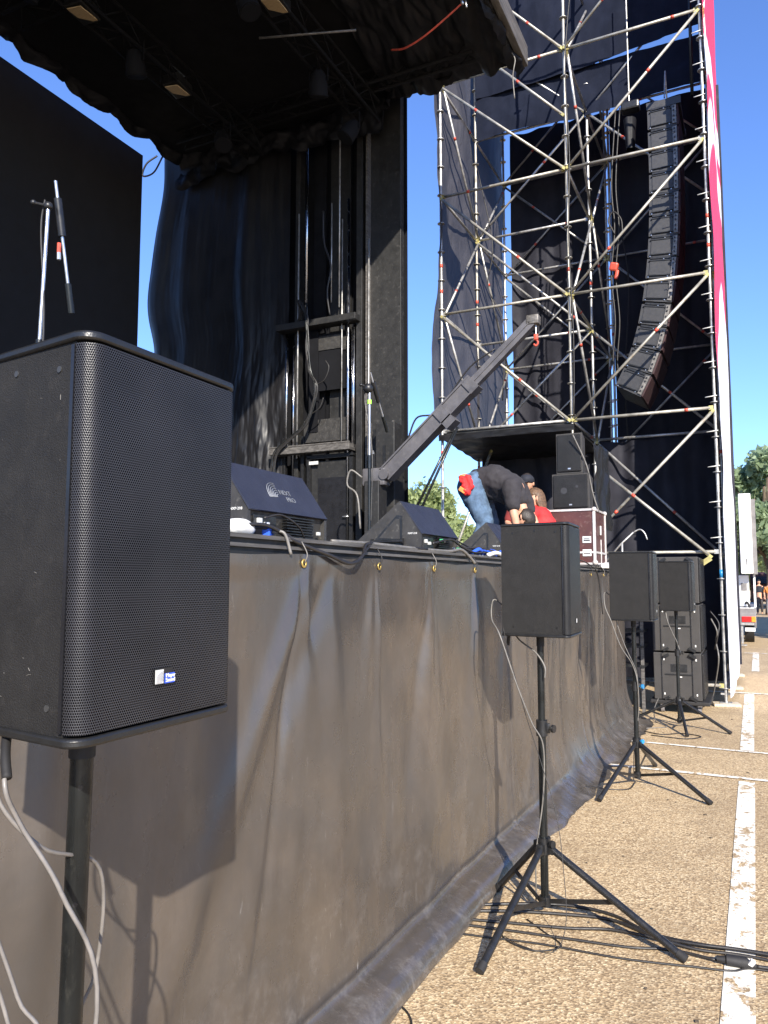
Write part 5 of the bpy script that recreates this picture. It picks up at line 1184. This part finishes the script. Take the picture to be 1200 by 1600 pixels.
hand(pc, N3['wl'][0], (-.3, -1, -.2), (0, 0, -1)); hand(pc, N3['wr'][0], (.3, -1, -.2), (0, 0, -1))
# distant walkers
def walker(x, y, top, bottom, hair, label, step=.18, face=(0, -1, 0), s=1.0):
    t = empty('person', (x, y, 0), 0, label, 'person', 'people walking in the distance')
    n = {'pel': ((x, y, .92*s), (.14, .11)), 'wai': ((x, y, 1.08*s), (.12, .10)), 'che': ((x, y, 1.28*s), (.15, .11)), 'sho': ((x, y, 1.40*s), (.14, .08)), 'nec': ((x, y, 1.50*s), .05), 'hea': ((x, y, 1.58*s), .055),
         'sl': ((x-.18, y, 1.38*s), .055), 'el': ((x-.24, y+.06, 1.12*s), .043), 'wl': ((x-.22, y-.10, .90*s), .03), 'sr': ((x+.18, y, 1.38*s), .055), 'er': ((x+.24, y-.04, 1.12*s), .043), 'wr': ((x+.22, y+.10, .90*s), .03),
         'kl': ((x-.10, y-step*.6, .50*s), .065), 'al': ((x-.10, y-step, .09), .04), 'fl': ((x-.10, y-step-.12, .045), .036), 'kr': ((x+.10, y+step*.2, .50*s), .065), 'ar': ((x+.10, y+step, .10), .04), 'fr': ((x+.10, y+step-.12, .045), .036)}
    skin('body', n, [('pel', 'wai'), ('wai', 'che'), ('che', 'sho'), ('sho', 'nec'), ('nec', 'hea'), ('sho', 'sl'), ('sl', 'el'), ('el', 'wl'), ('sho', 'sr'), ('sr', 'er'), ('er', 'wr'), ('pel', 'kl'), ('kl', 'al'), ('al', 'fl'), ('pel', 'kr'), ('kr', 'ar'), ('ar', 'fr')], 'pel', 'skin', t)
    S_ = {k: (n[k][0], tuple(q*1.16 for q in n[k][1])) for k in ('wai', 'che', 'sho')}; S_['sl'] = (n['sl'][0], .068); S_['el'] = (n['el'][0], .056); S_['sr'] = (n['sr'][0], .068); S_['er'] = (n['er'][0], .056)
    skin('shirt', S_, [('wai', 'che'), ('che', 'sho'), ('sho', 'sl'), ('sl', 'el'), ('sho', 'sr'), ('sr', 'er')], 'che', top, t)
    T_ = {k: (n[k][0], tuple(q*1.12 for q in n[k][1]) if isinstance(n[k][1], tuple) else n[k][1]*1.3) for k in ('pel', 'kl', 'al', 'kr', 'ar')}
    skin('trousers', T_, [('pel', 'kl'), ('kl', 'al'), ('pel', 'kr'), ('kr', 'ar')], 'pel', bottom, t)
    head_mesh(t, (x, y, 1.62*s), face, (0, 0, 1), hair)
    hand(t, n['wl'][0], (0, -.2, -1), (1, 0, 0)); hand(t, n['wr'][0], (0, .2, -1), (-1, 0, 0))
walker(.16, 44.0, 'cloth_navy', 'truck_dark', 'hair_dark', 'distant walking person in dark blue clothes', s=1.02)
walker(.62, 43.0, 'cloth_orange', 'cloth_grey', 'hair_brown', 'distant walking person in an orange top at the right edge', face=(0, 1, 0))

# ------------------------------------------------------------------ trailer with raised white screen back
tr = empty('trailer', (-.6, 24, 0), 0, 'flatbed trailer with red tail lamps, parked beyond the tower', 'trailer')
b = lambda mb, nm, mt, sm=False: mb.build(nm, mt, tr, sm)
b(MB().box((-1.15, 25.3, .93), (2.3, 6.4, .14), bev=.01).box((-1.15, 22.12, .72), (2.28, .05, .32), bev=.01), 'bed', 'truck_grey')
b(MB().box((-1.15, 22.5, 1.005), (2.2, .8, .01)), 'deck_plate', 'truck_white')
b(MB().box((-.24, 22.085, .72), (.22, .03, .14), bev=.01), 'tail_lamp', 'tail_red'); b(MB().box((-.075, 22.085, .72), (.10, .03, .14), bev=.01), 'tail_lamp', 'tail_orange'); b(MB().box((-2.0, 22.085, .72), (.3, .03, .14), bev=.01), 'tail_lamp', 'tail_red')
b(MB().box((-.16, 22.08, .46), (.24, .03, .10)), 'number_plate', 'logo_grey')
b(MB().box((-.35, 22.12, .35), (.05, .05, .5)).box((-.35, 22.12, .06), (.2, .2, .03)), 'support_leg', 'steel')
for y in (24.2, 25.3):
    for x in (-.2, -2.1): b(MB().tube([(x-.12, y, .42), (x+.12, y, .42)], .42, 24), 'wheel', 'rubber', 'auto')
b(MB().box((-.30, 22.8, 2.0), (.12, .12, 2.0)).box((-.52, 23.2, 1.6), (.2, .2, 1.2)), 'mast', 'truck_dark')
b(MB().box((-.27, 22.55, 1.45), (.24, .2, .82), bev=.02), 'control_box', 'truck_white')
b(MB().box((-.02, 23.2, 1.5), (.05, .3, 1.0)), 'side_post', 'truck_white')
b(MB().box((-.03, 24.0, .60), (.04, 3.4, .22)), 'side_guard', 'truck_grey')
b(MB().tube(curve_pts([(-.30, 22.6, 1.0), (-.22, 22.4, 1.15), (-.15, 22.3, 1.02)], 5), .03, 8), 'hose', 'rubber')
b(MB().box((-.27, 22.44, 1.55), (.14, .01, .2)), 'hatch', 'truck_grey')
b(MB().box((-.25, 22.06, .60), (.36, .05, .05)), 'bumper_bar', 'steel')
ps = empty('mobile_screen', (-.2, 23, 1.9), 0, 'tall white panel raised above the trailer', 'screen')
MB().box((-.175, 22.15, 2.93), (.29, .35, 2.08), bev=.02).build('casing', 'truck_white', ps)
MB().box((.02, 22.75, 2.85), (.10, 1.3, 1.95), bev=.01).build('side_panel', 'truck_grey', ps)
MB().box((-.17, 21.97, 2.2), (.02, .02, .16)).build('latch', 'truck_dark', ps)
MB().box((-.85, 23.2, 2.4), (.9, .1, 1.6)).build('screen_face', 'truck_dark', ps)
for i, (x, y, mt, sz, lab) in enumerate(((.30, 58, 'maroon', (1.2, 3, 2.3), 'dark red van parked far off beyond the walkers'), (1.9, 60, 'truck_white', (1.9, 4, 1.7), 'white car roof far off at the right edge'))):
    t = empty('parked_van', (x, y, 0), 0, lab, 'van')
    w_, l_, h_ = sz
    prof = [(-l_/2, .35), (-l_/2, h_*.62), (-l_/2+.35, h_*.95), (-l_/2+.6, h_), (l_/2-.2, h_), (l_/2, h_*.8), (l_/2, .35)]
    MB().prism(prof, -w_/2, w_/2, lambda a, z, q: (x+q, y+a, z)).build('body', mt, t)
    MB().box((x, y-l_/2+.10, h_*.76), (w_*.84, .1, h_*.22), (-.5, 0, 0)).build('windscreen', 'lens_dark', t)
    for sx in (-1, 1):
        for sy in (-1, 1): MB().tube([(x+sx*(w_/2-.2), y+sy*l_*.32, .33), (x+sx*(w_/2+.02), y+sy*l_*.32, .33)], .33, 18).build('wheel', 'rubber', t, 'auto')

# ------------------------------------------------------------------ trees
def tree(x, y, h, w_, n, leafm, label, seed, base=1.5, lean=0, ls=.13, clumps=46):
    rr = random.Random(seed)
    t = empty('tree', (x, y, 0), 0, label, 'tree', 'trees beyond the stage')
    mb = MB(); zc = (h+base)/2; hh = (h-base)/2
    mb.tube(curve_pts([(x, y, -.05), (x+.1, y, h*.25), (x-.05+lean, y, h*.5), (x+lean, y, h*.8)], 5), [max(.05, .026*h*(1-.045*i)) for i in range(16)], 10)
    cl = []
    for k in range(clumps):
        while True:
            a, b_, c = rr.uniform(-1, 1), rr.uniform(-1, 1), rr.uniform(-1, 1)
            if a*a+b_*b_+c*c < 1 and a*a+b_*b_+c*c > .15: break
        s = 1-.35*max(0, c)
        cl.append((Vector((x+lean+a*w_*s, y+b_*w_*s, zc+c*hh)), rr.uniform(.18, .34)*w_))
    for c, r in cl[:24]:
        st = Vector((x+lean*.7, y, rr.uniform(.3, .6)*h)); m_ = st.lerp(c, .5)+Vector((0, 0, -.05*h))
        mb.tube([st, m_, c], [.035*h*.4, .02*h*.35, .012], 5)
    mb.build('trunk', 'bark', t, True)
    lv = MB()
    for i in range(n):
        c, r = cl[i % len(cl)]
        d = Vector((rr.gauss(0, 1), rr.gauss(0, 1), rr.gauss(0, .8))); d = d.normalized()*r*(rr.random()**.45)
        p = c+d; a = Vector((rr.gauss(0, 1), rr.gauss(0, 1), rr.gauss(0, 1))).normalized(); e = a.cross(Vector((rr.gauss(0, 1), rr.gauss(0, 1), rr.gauss(0, 1)))).normalized()
        q = ls*1.5*rr.uniform(.6, 1.4)
        lv.add([p-a*q, p+e*q*.5, p+a*q, p-e*q*.5], [(0, 1, 2, 3)])
    lv.build('crown', leafm, t)
tree(-16.3, 39, 7.0, 2.7, 20000, 'leaf_green', 'rounded green tree seen behind the middle monitor', 1, .1, ls=.11, clumps=95)
tree(-18.9, 41, 6.9, 2.6, 12000, 'leaf_green', 'green tree left of the scaffold leg, partly behind the lifting boom', 2, .8, ls=.11)
tree(-14.5, 37, 4.9, 1.6, 6000, 'leaf_green', 'lower green bush-like tree just left of the bending person', 3, .0, ls=.09, clumps=60)
tree(.6, 44, 8.3, 2.6, 13000, 'leaf_blue', 'tall loose green tree rising right of the banner', 4, 2.6, ls=.14, clumps=40)
tree(2.4, 50, 8.2, 3.0, 10000, 'leaf_blue', 'green tree filling the right edge behind the white panel', 5, 2.0, ls=.14)
tree(-1.8, 52, 8.6, 2.8, 7000, 'leaf_blue', 'green tree behind the trailer mast', 6, 2.0, ls=.15)
tree(1.4, 75, 7.6, 3.4, 9000, 'leaf_green', 'far dense green tree above the distant walkers', 8, .8, ls=.2)
tree(7.5, 22, 9.0, 3.2, 9000, 'leaf_green', 'big unseen tree added right of the frame to shade the far asphalt', 7, 2.0, ls=.2)  # out of view, added to cast the shadow band on the far ground
tree(9.5, 27, 9.5, 3.6, 9000, 'leaf_green', 'second unseen tree added right of the frame to shade the far asphalt', 9, 2.0, ls=.2)  # also unseen, added as a further shadow caster
